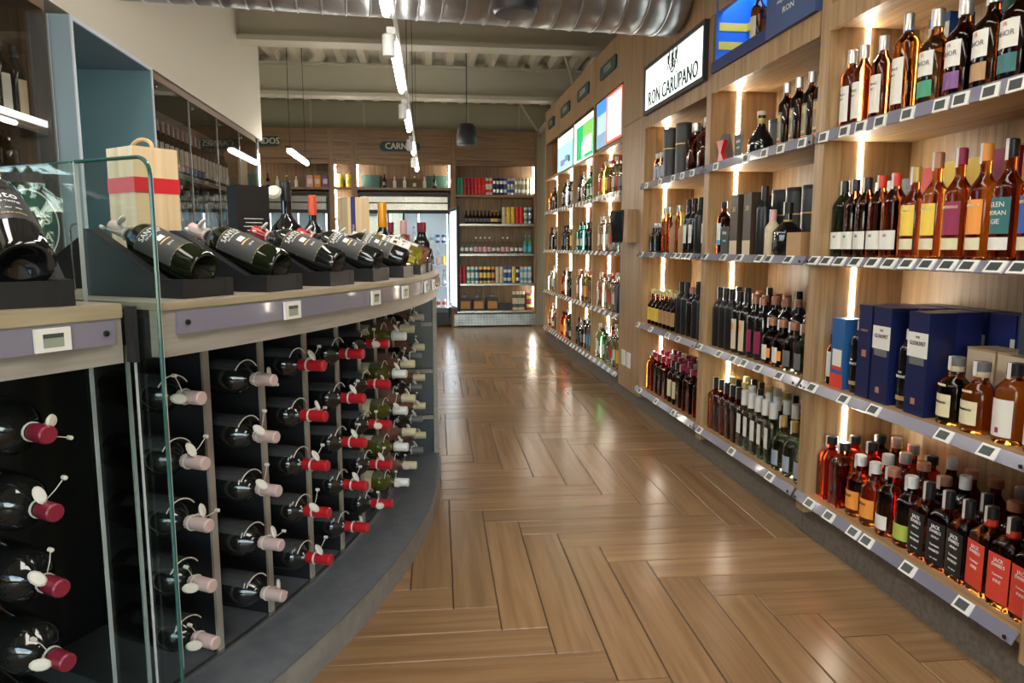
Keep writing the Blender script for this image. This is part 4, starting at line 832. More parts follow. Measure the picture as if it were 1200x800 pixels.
# wine bottles for rack and display
kind('wine_pink', 'dark wine bottle with pink capsule', cat='wine bottle', name='wine_bottle', h=.30, R=.046, sz=.175, sl=.06, rn=.0155, glass=G_NIGHT, cap=CAPP, ch=.068, cr=.0165, n=20, tagm=True, wine=True)
kind('wine_red', 'black wine bottle with red capsule', cat='wine bottle', name='wine_bottle', h=.30, R=.044, sz=.175, sl=.05, rn=.0155, glass=G_NIGHT, cap=CAPR, ch=.085, cr=.0172, n=20, tagm=True, wine=True)
kind('wine_maroon', 'black wine bottle with maroon capsule', cat='wine bottle', name='wine_bottle', h=.30, R=.056, sz=.175, sl=.062, rn=.016, glass=G_NIGHT, cap=CAPMR, ch=.045, cr=.018, n=24, tagm=True, wine=True)
kind('wine_olive', 'yellow-green wine bottle with pale label', cat='wine bottle', name='wine_bottle', h=.30, R=.043, sz=.18, sl=.06, rn=.0145, glass=G_OLIVE, cap=WCAP, ch=.05, labels=[(.06, .155, 1.4, CREAMP)], n=14, tagm=True, wine=True)
kind('wine_rose', 'brown rosé wine bottle with cream capsule', cat='wine bottle', name='wine_bottle', h=.30, R=.043, sz=.18, sl=.06, rn=.0145, glass=G_ROSE, cap=CREAMP, ch=.06, cr=.018, n=14, tagm=True, wine=True)
kind('wine_dark', 'black wine bottle with grey capsule', cat='wine bottle', name='wine_bottle', h=.30, R=.042, sz=.19, sl=.05, rn=.0145, glass=G_NIGHT, cap=GREYL, ch=.05, cr=.016, n=14, tagm=True, wine=True)
def cradle():
    m = MB(); vs = []; n = 10
    for xx in (0, .15):
        for i in range(n + 1):
            a = R_(215 + 110 * i / n); vs.append((.0505 * math.cos(a), .0505 * math.sin(a), xx))
    m.add(vs, [(i, i + 1, n + 2 + i, n + 1 + i) for i in range(n)], True)
    return m.mesh('cradle')
CRD = cradle(); CRD.materials.append(ACRY)
_cl = MB().tube([(.0505 * math.cos(R_(a)), .0505 * math.sin(R_(a)), .15) for a in range(215, 330, 10)], .0016, 5).mesh('cradle_lip'); _cl.materials.append(BONE)
ROWZ = [.855, .703, .553, .402, .253]
RN = ['top', 'second', 'middle', 'fourth', 'bottom']
cols = [(-39.6, 'wine_maroon', None), (-34.75, 'wine_maroon', 'left of the glass screen'), (-29.7, 'wine_pink', 'just behind the glass screen'), (-26.1, 'wine_pink', 'second column past the glass screen'), (-22.65, 'wine_red', 'third column past the glass screen'), (-18.9, 'wine_red', 'fourth column past the glass screen'),
        (-15.4, 'wine_red', 'fifth column past the glass screen'), (-12.0, 'wine_olive', 'yellowish column'), (-8.5, 'wine_rose', 'column after the yellowish one'), (-5.1, 'wine_dark', 'second last column'), (-1.2, 'wine_rose', 'last column at the end panel')]
for ci, (a, kk, wh) in enumerate(cols):
    for ri, z in enumerate(ROWZ):
        key = kk
        tipR = 4.0 if ci != 0 else 3.97
        if ci >= 8: tipR = 3.985
        aj = a + random.uniform(-.12, .12)
        sp = R_(180 + random.choice([-70, -40, 0, 35, 75]))
        M = Matrix.Translation(pol(tipR - .30, a, z + random.uniform(-.003, .003))) @ Matrix.Rotation(R_(aj), 4, 'Z') @ Matrix.Rotation(R_(90), 4, 'Y') @ Matrix.Rotation(sp, 4, 'Z')
        extra = f', {RN[ri]} row, ' + (wh or 'left edge of the near rack')
        place(key, (0, 0, 0), 0, f"{KINDS[key]['look']}{extra}", 'wine bottles lying in the curved rack', mx=M)
        if ci not in (0, 1, 9, 10):
            Mc = Matrix.Translation(pol(tipR - .30, a, z)) @ Matrix.Rotation(R_(a), 4, 'Z') @ Matrix.Rotation(R_(90), 4, 'Y') @ Matrix.Rotation(R_(180), 4, 'Z')
            Mc = Mc @ Matrix.Rotation(R_(-90), 4, 'Z') @ Matrix.Translation((0, 0, .06))
            # opening of the trough faces up
            c = link('cradle', CRD, far_c if ci > 1 else near_c); c.matrix_local = Mc @ Matrix.Rotation(R_(180), 4, 'Z')
            c2 = link('cradle_lip', _cl, c)

# display wedges on the counter with tilted bottles
WL, WW = .30, .152
def wedge_mesh():
    prof = [(-.15, 0), (.15, 0), (.15, .042), (.085, .042), (-.128, .157), (-.15, .157)]
    side = MB()
    for s in (-1, 1):
        y0, y1 = (s * WW / 2, s * (WW / 2 - .026)); y0, y1 = min(y0, y1), max(y0, y1)
        vs = [(x, y, z) for y in (y0, y1) for x, z in prof]; n = len(prof)
        side.add(vs, [tuple(range(n)), tuple(range(n, 2 * n))[::-1]] + [(i, n + i, n + (i + 1) % n, (i + 1) % n) for i in range(n)])
    mid = MB(); p2 = [(-.15, 0), (.1495, 0), (.1495, .041), (.141, .041), (.134, .014), (-.148, .112)]
    y0, y1 = -(WW / 2 - .0262), WW / 2 - .0262; vs = [(x, y, z) for y in (y0, y1) for x, z in p2]; n = len(p2)
    mid.add(vs, [tuple(range(n)), tuple(range(n, 2 * n))[::-1]] + [(i, n + i, n + (i + 1) % n, (i + 1) % n) for i in range(n)])
    return side.mesh('side_block'), mid.mesh('bed')
WS, WM = wedge_mesh(); WS.materials.append(BLK); WM.materials.append(BLK)
def santo(key, cap, look, glass_=G_NIGHT, label=WINE, txt='SANTO', tcol=TXW, chh=.07, cr=None, R=.045):
    kind(key, look, cat='wine bottle', name='wine_bottle', h=.305, R=R, sz=.19, sl=.055, rn=.0155, glass=glass_, cap=cap, ch=chh, cr=cr or .0165, n=24, wine=True, tagm=True, labels=[(.055, .175, 1.15, label), (.0565, .0575, 1.1, TXG), (.172, .173, 1.1, TXG), (.112, .128, .2, tcol), (.102, .106, .34, TXG)],
         text=[(txt, .022, .157, tcol, .8), ('DE LAS VIÑAS', .007, .144, tcol, 1), ('2019', .009, .085, tcol, 1)])
santo('d_pink', CAPP, 'dark wine bottle, grey label, pink capsule', G_DGREEN)
santo('d_red', CAPR, 'black wine bottle, grey label, red capsule')
santo('d_grey', BONE, 'black wine bottle, grey label, grey capsule')
santo('d_white', CREAMP, 'white wine bottle with a white label', G_YEL, IVORY, 'BLANCO', TXK)
santo('d_rose', BKC, 'rosé wine bottle with a white label', G_ROSE, IVORY, 'ROSADO', TXK)
kind('d_big', 'large black wine bottle lettered Alto', cat='wine bottle', name='wine_bottle', h=.36, R=.056, sz=.245, sl=.05, rn=.016, glass=G_BLACK, cap=BKC, ch=.06, cr=.018, n=32, wine=True, labels=[(.085, .20, 1.2, P('black_label', (.03, .028, .032), .45))], text=[('Alto', .034, .175, TXW, .9), ('VINO TINTO', .009, .150, TXW, 1), ('~ ~ ~', .02, .125, TXW, 1), ('Cosecha', .010, .105, TXG, 1.6)])
D = [(-34.0, 3.785, 'd_big', 'nearest display wedge left of the pane'), (-29.15, 3.85, 'd_pink', 'display wedge just right of the pane'), (-25.5, 3.865, 'd_pink', 'second display wedge past the pane'), (-21.4, 3.87, 'd_red', 'third display wedge past the pane'), (-17.3, 3.875, 'd_red', 'fourth display wedge past the pane'),
     (-12.9, 3.88, 'd_grey', 'fifth display wedge past the pane'), (-8.6, 3.88, 'd_white', 'sixth display wedge past the pane'), (-5.2, 3.88, 'd_rose', 'seventh display wedge past the pane'), (-1.9, 3.88, 'd_grey', 'last display wedge on the counter')]
TOPZ = 1.0895
for a, r, key, wh in D:
    big = key == 'd_big'; ra = a
    s = 1.22 if big else 1.0
    hp = pol(r, a, TOPZ + .0003)
    if big: ra = -50; hp = Vector((-.832, 1.540, TOPZ + .0003))
    h = empty('bottle_holder', 'black wooden ' + wh, 'bottle holder', 'black display wedges on the counter', hp, R_(ra)); h.scale = (.85, s, s) if big else (s, s, s)
    link('side_block', WS, h); link('bed', WM, h)
    T = R_(31 if big else 20); ca, sa, cT, sT = math.cos(R_(ra)), math.sin(R_(ra)), math.cos(T), math.sin(T)
    X = Vector((sT * ca, sT * sa, cT)); Z = Vector((-ca * cT, -sa * cT, sT)); Y = Z.cross(X)
    Rb = KINDS[key]['R']
    foot = pol(r + .122 * s, a, TOPZ + .0175 * s) + X * (Rb + .002)
    if big: foot = hp + Vector((ca, sa, 0)) * .090 + Vector((-sa, ca, 0)) * .014 + Vector((0, 0, .028)) + X * (Rb + .002)
    M = Matrix((X, Y, Z)).transposed().to_4x4(); M.translation = foot
    if not big: M = M @ Matrix.Rotation(R_(-38), 4, 'Z')
    place(key, (0, 0, 0), 0, f"{KINDS[key]['look']}, on the {wh}", 'tilted wine bottles on the display wedges', mx=M)
# dark wedges seen through the pane on the staff side
for a, r, rot in ((-27.2, 3.33, 205), (-29.9, 3.31, 190)):
    h = empty('bottle_holder', 'black display wedge facing the staff side, ' + ('nearer the wooden box' if a > -28.5 else 'farther left behind the pane'), 'bottle holder', 'black display wedges on the counter', pol(r, a, TOPZ + .0003), R_(rot)); h.scale = (.62, .8, 1)
    link('side_block', WS, h); link('bed', WM, h)

# boxes and upright bottles on the counter
def on_counter(x, y): return (x, y, TOPZ + .0005)
wbx = empty('wine_gift_box', 'tall pine wine box with a red band and rope handle', 'box', loc=on_counter(-.782, 2.185), rz=R_(-41)); wbx.scale = (1.1, 1.1, 1)
obj('carton', bx(-.062, .062, -.058, .058, 0, .385), PINE, wbx)
obj('red_band', MB().box(-.0635, .0635, -.0595, .0595, .262, .303), P('band_red', (.62, .02, .03), .45), wbx)
obj('rope_handle', MB().tube([(-.0 + .05 * math.cos(PI * i / 10), .0, .385 + .028 * math.sin(PI * i / 10)) for i in range(11)], .005, 7), P('rope', (.55, .36, .16), .8), wbx)
bb = empty('wine_carton', 'tall glossy black wine carton with small white print', 'box', loc=on_counter(-.64, 2.80), rz=R_(-58))
obj('carton', bx(-.05, .05, -.06, .06, 0, .335), mat('gloss_black', (.010, .010, .011), .33), bb)
for i, w in enumerate((.07, .06, .075, .05, .07, .065)): obj('printed_line', bx(.05, .0506, -w / 2, w / 2, .215 - i * .014, .217 - i * .014), TXW, bb)
flat_text('RESERVA', .012, GREYL, bb, (-.01, -.0605, .16), (1, 0, 0), (0, 0, 1))
kind('magnum', 'huge round-bellied black bottle', cat='wine bottle', name='wine_bottle', h=.375, R=.066, sz=.17, sl=.08, rn=.02, glass=G_BLACK, cap=BKC, ch=.08, cr=.022, n=28, wine=True)
kind('stand_red', 'upright black bottle, orange-red capsule', cat='wine bottle', name='wine_bottle', h=.335, R=.045, sz=.17, sl=.06, rn=.016, glass=G_BLACK, cap=P('orange_red', (.70, .09, .04), .35), ch=.085, cr=.0185, n=20, wine=True)
kind('champ', 'champagne bottle, long orange foil neck', cat='wine bottle', name='champagne_bottle', h=.33, R=.044, sz=.14, sl=.08, rn=.018, glass=G_BLACK, cap=P('foil_orange', (.85, .36, .03), .3, .3), ch=.12, cr=.0225, n=20, wine=True)
kind('stand_dark', 'small upright dark bottle, red label', cat='wine bottle', name='wine_bottle', h=.24, R=.034, sz=.13, sl=.05, rn=.014, glass=G_BLACK, cap=CAPMR, ch=.05, labels=[(.03, .10, .8, REDP)], n=14)
kind('stand_rose', 'small upright rosé bottle, pink foil', cat='wine bottle', name='wine_bottle', h=.25, R=.034, sz=.12, sl=.06, rn=.015, glass=G_ROSE, cap=PINKP, ch=.07, n=14)
place('magnum', on_counter(-.545, 3.03), R_(-80), 'huge round-bellied black wine bottle with a white tag, beside the black carton')
tg = empty('bottle_tag', 'white anti-theft tag on the neck of the huge black bottle', 'tag', loc=(-.585, 2.995, TOPZ + .33)); obj('disc', MB().lathe([(0, -.012), (.022, -.012), (.03, 0), (.022, .012), (0, .012)], 16, mx=Matrix.Rotation(R_(65), 4, 'X')), BONE, tg)
obj('loop', MB().tube([(.0, 0, .0), (.02, .015, .012), (.04, .035, .012)], .003, 6), BONE, tg)
place('stand_red', on_counter(-.475, 3.25), R_(-80), 'upright black bottle with an orange-red capsule behind the tilted bottles')
wb2 = empty('wine_gift_box', 'pale wooden wine box with a navy stripe, standing behind the tilted bottles', 'box', loc=on_counter(-.32, 3.48), rz=R_(-64))
obj('carton', bx(-.06, .06, -.052, .052, 0, .34), PINE, wb2); obj('stripe', bx(.06, .0608, -.038, -.016, 0, .34), P('stripe_navy', (.03, .04, .16)), wb2); obj('slide_lid', bx(.06, .064, -.010, .05, .0, .335), PINE, wb2)
flat_text('VINO', .014, TXW, wb2, (.0609, -.027, .2), (0, 0, 1), (0, -1, 0))
place('champ', on_counter(-.20, 3.68), R_(-80), 'champagne bottle with a long orange foil neck standing on the counter')
for i, (x, y, k_, l_) in enumerate([(-.10, 3.86, 'stand_rose', 'small upright rosé bottle with pink foil, right of the champagne bottle'), (-.165, 4.0, 'stand_dark', 'small dark bottle with a red label, just behind the champagne bottle'), (.0, 3.98, 'stand_dark', 'small dark bottle with a red label near the counter end'), (-.015, 3.86, 'stand_dark', 'small dark bottle with a red label, second from the counter end')]):
    place(k_, (x, y, TOPZ + .0005) if math.hypot(x - CC[0], y - CC[1]) < 4.03 and y < 3.83 else (x - .0, min(y, 3.80), TOPZ + .0005), R_(-90), l_)
# oval wine sign on a foot
vs_ = empty('oval_sign', 'dark green oval sign reading VINOS ESPAÑA behind the glass screen', 'sign', loc=on_counter(-1.0, 2.0), rz=R_(-62))
ov = [(.066 * math.cos(2 * PI * i / 36), .098 * math.sin(2 * PI * i / 36)) for i in range(36)]
MO = Matrix(((0, 0, 1, 0), (1, 0, 0, 0), (0, 1, 0, .165), (0, 0, 0, 1)))
obj('board', MB().prism(ov, -.003, .003, MO), GREEN, vs_)
rg = MB(); n = 36; vv = [MO @ Vector((x * s, y * s, z)) for z in (.003, .0045) for s in (.94, .98) for x, y in ov]
rg.add(vv, [f for i in range(n) for j in [(i + 1) % n] for f in ((2 * n + i, 3 * n + i, 3 * n + j, 2 * n + j),)]); obj('border', rg, P('pale_border', (.5, .52, .48)), vs_)
obj('foot', MB().box(-.02, .02, -.03, .03, 0, .004).box(-.004, .0, -.01, .01, .004, .07), DARKM, vs_)
flat_text('VINOS', .034, P('pale_border', (.5, .52, .48)), vs_, (.0035, 0, .182), (0, 1, 0), (0, 0, 1), .92, fat=.0011); flat_text('ESPAÑA', .034, P('pale_border', (.5, .52, .48)), vs_, (.0035, 0, .138), (0, 1, 0), (0, 0, 1), .78, fat=.0011)
hk = empty('metal_hook', 'small bent chrome hook standing beside the wooden box', 'hook', loc=on_counter(-.905, 2.03)); obj('bar', MB().tube([(-.012, 0, .0), (-.012, 0, .16), (-.006, 0, .172), (.006, 0, .176), (.016, 0, .172), (.02, 0, .16)], .003, 7), STEEL, hk)

# ------------------------------------------------------------------ left wall: glazed cabinets and blue niche
def cabinet(label, y0, y1, doors, shelves, strip=None):
    t = empty('wall_cabinet', label, 'cabinet')
    obj('back_panel', bx(-1.955, -1.94, y0, y1, .1, 2.245), WD_V, t)
    obj('side_panel', bx(-1.94, -1.585, y0, y0 + .02, .1, 2.245), WD_V, t); obj('side_panel', bx(-1.94, -1.585, y1 - .02, y1, .1, 2.245), WD_V, t)
    obj('top_board', bx(-1.94, -1.585, y0 + .02, y1 - .02, 2.20, 2.245), WD_Y, t)
    obj('base', bx(-1.94, -1.585, y0 + .02, y1 - .02, 0.0, .95), WD_V, t)
    for z in shelves: obj('shelf', bx(-1.94, -1.60, y0 + .02, y1 - .02, z - .035, z), WD_Y, t)
    w = (y1 - y0) / doors
    for i in range(doors):
        d = obj('glass_door', bx(-1.582, -1.576, y0 + i * w + .004, y0 + (i + 1) * w - .004, 1.0, 2.19), CABGLASS, t)
        obj('door_edge', MB().box(-1.583, -1.574, y0 + (i + 1) * w - .004, y0 + (i + 1) * w + .002, 1.0, 2.19), EDGEW, d)
        for z in (2.15, 1.655): obj('hinge', MB().lathe([(.011, 0), (.011, .014), (.008, .017)], 10, mx=Matrix.Translation((-1.576, y0 + i * w + .05, z)) @ Matrix.Rotation(R_(90), 4, 'Y')), STEEL, d)
    return t
c1 = cabinet('brown glazed cabinet at the left edge, before the blue niche', 2.80, 3.435, 1, [1.05, 1.40, 1.715])
c2 = cabinet('long brown glazed cabinet of wine bottles under the cream bulkhead', 4.62, 7.35, 4, [1.05, 1.36, 1.69])
obj('edge_light', bx(-1.60, -1.592, 2.83, 3.40, 1.712, 1.738), mat('edge_light', (1, 1, 1), .4, emis=(.9, .95, 1), es=1.6), c1)
bn = empty('blue_display_box', 'empty blue-grey display box with a pale rim, on the left wall', 'display box')
Y0, Y1, X0, X1, Z0, Z1 = 3.45, 4.40, -1.93, -1.495, 1.1, 2.195
obj('side_panel', bx(X0, X1, Y0, Y0 + .02, Z0, Z1), BLUEG, bn); obj('side_panel', bx(X0, X1, Y1 - .02, Y1, Z0, Z1), TEAL, bn); obj('top_panel', bx(X0, X1, Y0 + .02, Y1 - .02, Z1 - .02, Z1), BLUEG, bn)
obj('bottom_panel', bx(X0, X1, Y0 + .02, Y1 - .02, Z0, Z0 + .02), BLUEG, bn); obj('back_panel', bx(X0, X0 + .015, Y0 + .02, Y1 - .02, Z0 + .02, Z1 - .02), TEAL, bn)
obj('rim', MB().box(X1, X1 + .006, Y0, Y0 + .018, Z0, Z1).box(X1, X1 + .006, Y1 - .018, Y1, Z0, Z1).box(X1, X1 + .006, Y0 + .018, Y1 - .018, Z1 - .018, Z1), RIMW, bn)
tag(obj('cabinet_infill', MB().box(-1.94, -1.6, 4.405, 4.615, 1.0, 2.245), WD_V), 'brown wood strip between the blue display box and the long cabinet', 'panel')
kind('c_white', 'dark wine bottle, white label', cat='wine bottle', name='wine_bottle', h=.31, R=.037, sz=.20, rn=.014, glass=G_NIGHT, cap=BKC, ch=.05, labels=[(.03, .17, .9, IVORY)], n=14)
kind('c_tan', 'dark wine bottle, tan label', cat='wine bottle', name='wine_bottle', h=.31, R=.037, sz=.20, rn=.014, glass=G_NIGHT, cap=BKC, ch=.05, labels=[(.03, .17, .9, BEIGE)], n=14)
kind('c_blue', 'dark bottle, white-blue label, pink capsule', cat='wine bottle', name='wine_bottle', h=.31, R=.037, sz=.20, rn=.014, glass=G_NIGHT, cap=CAPP, ch=.07, labels=[(.07, .17, .9, IVORY), (.02, .065, .9, BLUEP)], n=14)
for i, y in enumerate((3.07, 3.19, 3.31)):
    k_ = 'c_tan' if i == 2 else 'c_white'
    place(k_, (-1.66, y, 1.7155), 0, f"{KINDS[k_]['look']}, upper shelf of the left-edge cabinet, {ORD[i]} from left", 'wine bottles in the left-edge cabinet')
for i, y in enumerate((3.04, 3.16, 3.28)):
    place('wine_dark', (-1.70, y, 1.4005), 0, f"black wine bottle in the left-edge cabinet's middle shelf, {ORD[i]} from left", 'wine bottles in the left-edge cabinet', skip=('security_tag',))
for i in range(19):
    y = 4.72 + i * .095; k_ = 'c_blue' if i < 12 else 'c_white'
    place(k_, (-1.66, y, 1.6905), 0, f"{KINDS[k_]['look']}, {ORD[i]} from left, upper shelf of long cabinet", 'wine bottles on the upper shelf of the long cabinet')
bxo = empty('wooden_crate', 'plain pale wooden box at the far end of the long cabinet', 'box', loc=(-1.66, 6.86, 1.6905)); obj('carton', bx(-.06, .06, -.17, .17, 0, .34), PINE, bxo)
kind('c_clear', 'clear spirit bottle, blue label', cat='bottle', name='spirit_bottle', h=.27, R=.036, sz=.18, rn=.014, glass=G_CLEAR, cap=SILV, ch=.03, labels=[(.03, .10, .9, SKYB)], n=12)
for i in range(20):
    k_ = ['c_clear', 'f_silver', 'c_clear', 'f_blue', 'c_white'][i % 5]
    place(k_, (-1.68, 4.74 + i * .125, 1.3605), 0, f"{KINDS[k_]['look']}, {ORD[i]} from left, lower shelf of long cabinet", 'bottles on the lower shelf of the long cabinet', skip=('security_tag',))
col_ = empty('steel_post', 'slim steel post with a lit edge at the end of the long cabinet', 'post'); obj('post', bx(-1.66, -1.58, 7.40, 7.46, 0, 2.245), STEEL, col_); obj('lit_edge', bx(-1.579, -1.574, 7.42, 7.44, 1.1, 2.1), TUBE, col_)

# ------------------------------------------------------------------ back wall: oak units, fridges, shelves of drinks
YB, YF = 11.13, 10.83
def unit(label, x0, x1, shelves, top=2.89, leds=()):
    t = empty('back_unit', label, 'shelving unit', 'oak units along the back wall')
    obj('side_panel', bx(x0, x0 + .04, YF, YB, .0, top), OAKD_V, t); obj('side_panel', bx(x1 - .04, x1, YF, YB, 0, top), OAKD_V, t)
    obj('back_panel', bx(x0 + .04, x1 - .04, YB - .02, YB, 0, top), OAKD_V, t)
    obj('header_panel', bx(x0 + .04, x1 - .04, YF + .002, YF + .03, 2.46, top), OAKD_X, t); obj('valance', bx(x0 + .04, x1 - .04, YF - .004, YF + .03, 2.385, 2.45), OAKD_X, t)
    for z in shelves:
        sh_ = obj('shelf', bx(x0 + .04, x1 - .04, YF, YB - .02, z - .035, z), OAKD_X, t)
        if z < 1.9: obj('price_rail', bx(x0 + .045, x1 - .045, YF - .008, YF - .0005, z - .032, z - .002), STEEL, sh_)
    for x, z0, z1 in leds: obj('led_strip', bx(x, x + .016, YF + .02, YF + .03, z0, z1), LED, t)
    return t
SH = [1.97, 1.545, 1.10, .656, .244]
u1 = unit('oak shelving unit stacked with canned drinks, right of the open fridge', .45, 1.70, SH, leds=((1.642, 2.0, 2.38), (1.642, .30, .60)))
kp = obj('kick_plate', bx(.45, 1.70, YF - .004, YF, 0.02, .19), GALV, u1)
st_ = MB()
for i in range(26):
    for j in range(4): st_.add([(.49 + i * .047, YF - .0062, .045 + j * .04), (.50 + i * .047, YF - .0045, .037 + j * .04), (.51 + i * .047, YF - .0062, .045 + j * .04), (.50 + i * .047, YF - .0045, .053 + j * .04)], [(0, 1, 2, 3)])
o = obj('tread_studs', st_, SILV, kp); o['kind'] = 'stuff'
u2 = unit('oak unit over the wide fridge with the CARNES sign', -.98, .45, [2.06], leds=((-.935, 2.08, 2.38), (.39, 2.08, 2.44)))
u3 = unit('narrow oak unit between the two fridges', -1.30, -.98, [2.06, 1.62, 1.2, .7, .2], leds=((-1.255, 2.08, 2.38), (-1.255, 1.3, 2.02)))
u4 = unit('oak unit over the left fridge with the MERCADOS sign', -2.75, -1.30, [2.06], leds=((-2.7, 2.08, 2.38),))
def wsign(word, x0, x1, z, label):
    sg = empty('category_sign', label, 'sign', 'green category signs'); hw, hh = (x1 - x0) / 2, .068; poly = []
    for i in range(9): a = R_(-90 + 22.5 * i); poly.append((hw - hh + hh * math.cos(a), hh * math.sin(a)))
    for i in range(9): a = R_(90 + 22.5 * i); poly.append((-hw + hh + hh * math.cos(a), hh * math.sin(a)))
    M = Matrix(((1, 0, 0, (x0 + x1) / 2), (0, 0, -1, YF), (0, 1, 0, z), (0, 0, 0, 1))); obj('board', MB().prism(poly, -.001, .02, M), GREEN, sg)
    flat_text(word, .125, P('sign_cream', (.62, .60, .52)), sg, ((x0 + x1) / 2, YF - .0205, z), (1, 0, 0), (0, 0, 1), .92, fat=.004)
wsign('CARNES', -.605, -.02, 2.645, 'dark green pill-shaped sign reading CARNES'); wsign('MERCADOS', -2.62, -1.99, 2.69, 'dark green pill-shaped sign reading MERCADOS')
can_kind('k_green', 'green drink can', GREENP); can_kind('k_red', 'dark red drink can', P('can_red', (.38, .02, .03), .3)); can_kind('k_bred', 'bright red drink can', P('can_bred', (.70, .03, .04), .3)); can_kind('k_white', 'white drink can', IVORY, REDP)
can_kind('k_navy', 'navy drink can', NAVY, SILV); can_kind('k_blue', 'blue drink can', BLUEP, IVORY); can_kind('k_lav', 'pale silver drink can', SILV, BLUEP); can_kind('k_olive', 'olive-silver drink can', P('can_olive', (.30, .30, .17), .35), SILV)
can_kind('k_yel', 'yellow drink can', YELL); can_kind('k_ora', 'orange drink can', ORANGE, NAVY); can_kind('k_cream', 'cream drink can', CREAMP); can_kind('k_sky', 'white and sky-blue drink can', IVORY, SKYB); can_kind('k_mix', 'white and green drink can', IVORY, GREENP); can_kind('k_yb', 'yellow and navy drink can', YELL, NAVY)
kind('s_dark', 'small dark bottle', name='soda_bottle', h=.20, R=.028, sz=.10, sl=.05, rn=.010, glass=G_BROWN, cap=BKC, ch=.02, labels=[(.03, .08, 1.4, GREYL)], n=10)
kind('s_gold', 'small dark bottle, gold label', name='soda_bottle', h=.20, R=.028, sz=.10, sl=.05, rn=.010, glass=G_BROWN, cap=GOLD, ch=.02, labels=[(.03, .08, 1.4, YELL)], n=10)
kind('s_clear', 'clear water bottle, pink-white label', name='soda_bottle', h=.25, R=.030, sz=.14, sl=.05, rn=.011, glass=G_CLEAR, cap=WCAP, ch=.025, labels=[(.03, .10, 1.4, PINKP)], n=10)
kind('s_plain', 'clear glass soda bottle', name='soda_bottle', h=.24, R=.028, sz=.13, sl=.05, rn=.011, glass=G_CLEAR, cap=GREYL, ch=.02, labels=[(.04, .09, 1.4, IVORY)], n=10)
kind('s_green', 'green water bottle, blue label', name='soda_bottle', h=.28, R=.033, sz=.16, sl=.05, rn=.011, glass=GREENP, cap=SKYB, ch=.025, labels=[(.03, .11, 1.4, SKYB)], n=10)
def backrow(keys, z, x0, x1, y, where, stack=1, hh=.124, grp=None):
    n = len(keys)
    for i, k_ in enumerate(keys):
        x = x0 + (i + .5) * (x1 - x0) / n
        for s in range(stack):
            lv = '' if stack == 1 else (', lower layer' if s == 0 else ', upper layer')
            place(k_, (x, y, z + .0005 + s * hh), R_(-90), f"{KINDS[k_]['look']}, {ORD[i]} from left{lv}, {where}", grp or f'drinks on the {where}', skip=('security_tag', 'lettering'))
backrow(['k_green'] * 2 + ['k_red'] * 3 + ['k_bred'] * 3 + ['k_white'] * 2 + ['k_navy'] * 3 + ['k_blue', 'k_lav', 'k_lav'] + ['k_olive'] * 5, SH[0], .50, 1.64, 10.90, 'top back shelf', 2)
backrow(['s_dark', 's_dark', 's_dark', 's_dark', 's_dark', 's_dark', 's_dark', 's_gold', 's_gold', 's_dark'], SH[1], .62, 1.18, 10.90, 'second back shelf, bottles')
backrow(['k_cream', 'k_yel', 'k_yel', 'k_bred', 'k_bred', 'k_mix', 'k_lav'], SH[1], 1.18, 1.64, 10.90, 'second back shelf, cans', 2, .124)
backrow(['s_plain'] * 3 + ['s_clear'] * 4 + ['s_plain'] * 2 + ['s_clear', 's_clear'] + ['s_plain'] * 3 + ['s_green', 's_green'], SH[2], .55, 1.64, 10.90, 'middle back shelf')
backrow(['k_red', 'k_red', 'k_mix', 'k_mix', 'k_lav', 'k_yb', 'k_yb', 'k_yb', 'k_ora', 'k_cream', 'k_cream', 'k_blue', 'k_blue', 'k_yel', 'k_navy', 'k_sky', 'k_sky', 'k_sky'], SH[3], .52, 1.64, 10.90, 'fourth back shelf', 2)
for i, x in enumerate((.62, .82, 1.03)):
    t = empty('snack_box', f"box printed with orange food, {ORD[i]} from left on the lowest back shelf", 'box', 'boxes on the lowest back shelf', (x, 10.92, SH[4] + .0005)); obj('carton', bx(-.085, .085, -.07, .07, 0, .17 + .02 * (i == 2)), P('dark_brown', (.05, .032, .02), .4), t); obj('label', bx(-.07, .07, -.0712, -.07, .03, .14), P('food_orange', (.55, .25, .07)), t)
    obj('clear_lid', MB().lathe([(.06, 0), (.05, .05), (.0, .065)], 10, mx=Matrix.Translation((0, 0, .19 + .0 * i))), ACRY, t)
t = empty('dark_crate', 'low dark crate in the middle of the lowest back shelf', 'crate', loc=(1.22, 10.92, SH[4] + .0005)); obj('tub', MB().box(-.1, .1, -.07, .07, 0, .02).box(-.1, -.09, -.07, .07, .02, .1).box(.09, .1, -.07, .07, .02, .1).box(-.09, .09, -.07, -.06, .02, .1).box(-.09, .09, .06, .07, .02, .1), DARKM, t)
can_kind('k_jar', 'cream jar', CREAMP, GREYL, .14, .026)
backrow(['k_jar'] * 4, SH[4], 1.34, 1.53, 10.90, 'lowest back shelf, jars', 2, .142)
for i in range(2):
    t = empty('red_carton', f"dark red carton, {['lower', 'upper'][i]} of two at the right end of the lowest back shelf", 'box', loc=(1.595, 10.92, SH[4] + .0005 + i * .13)); obj('carton', bx(-.045, .045, -.06, .06, 0, .125), MAROON, t); obj('label', bx(-.04, .04, -.061, -.06, .04, .09), LIME, t)
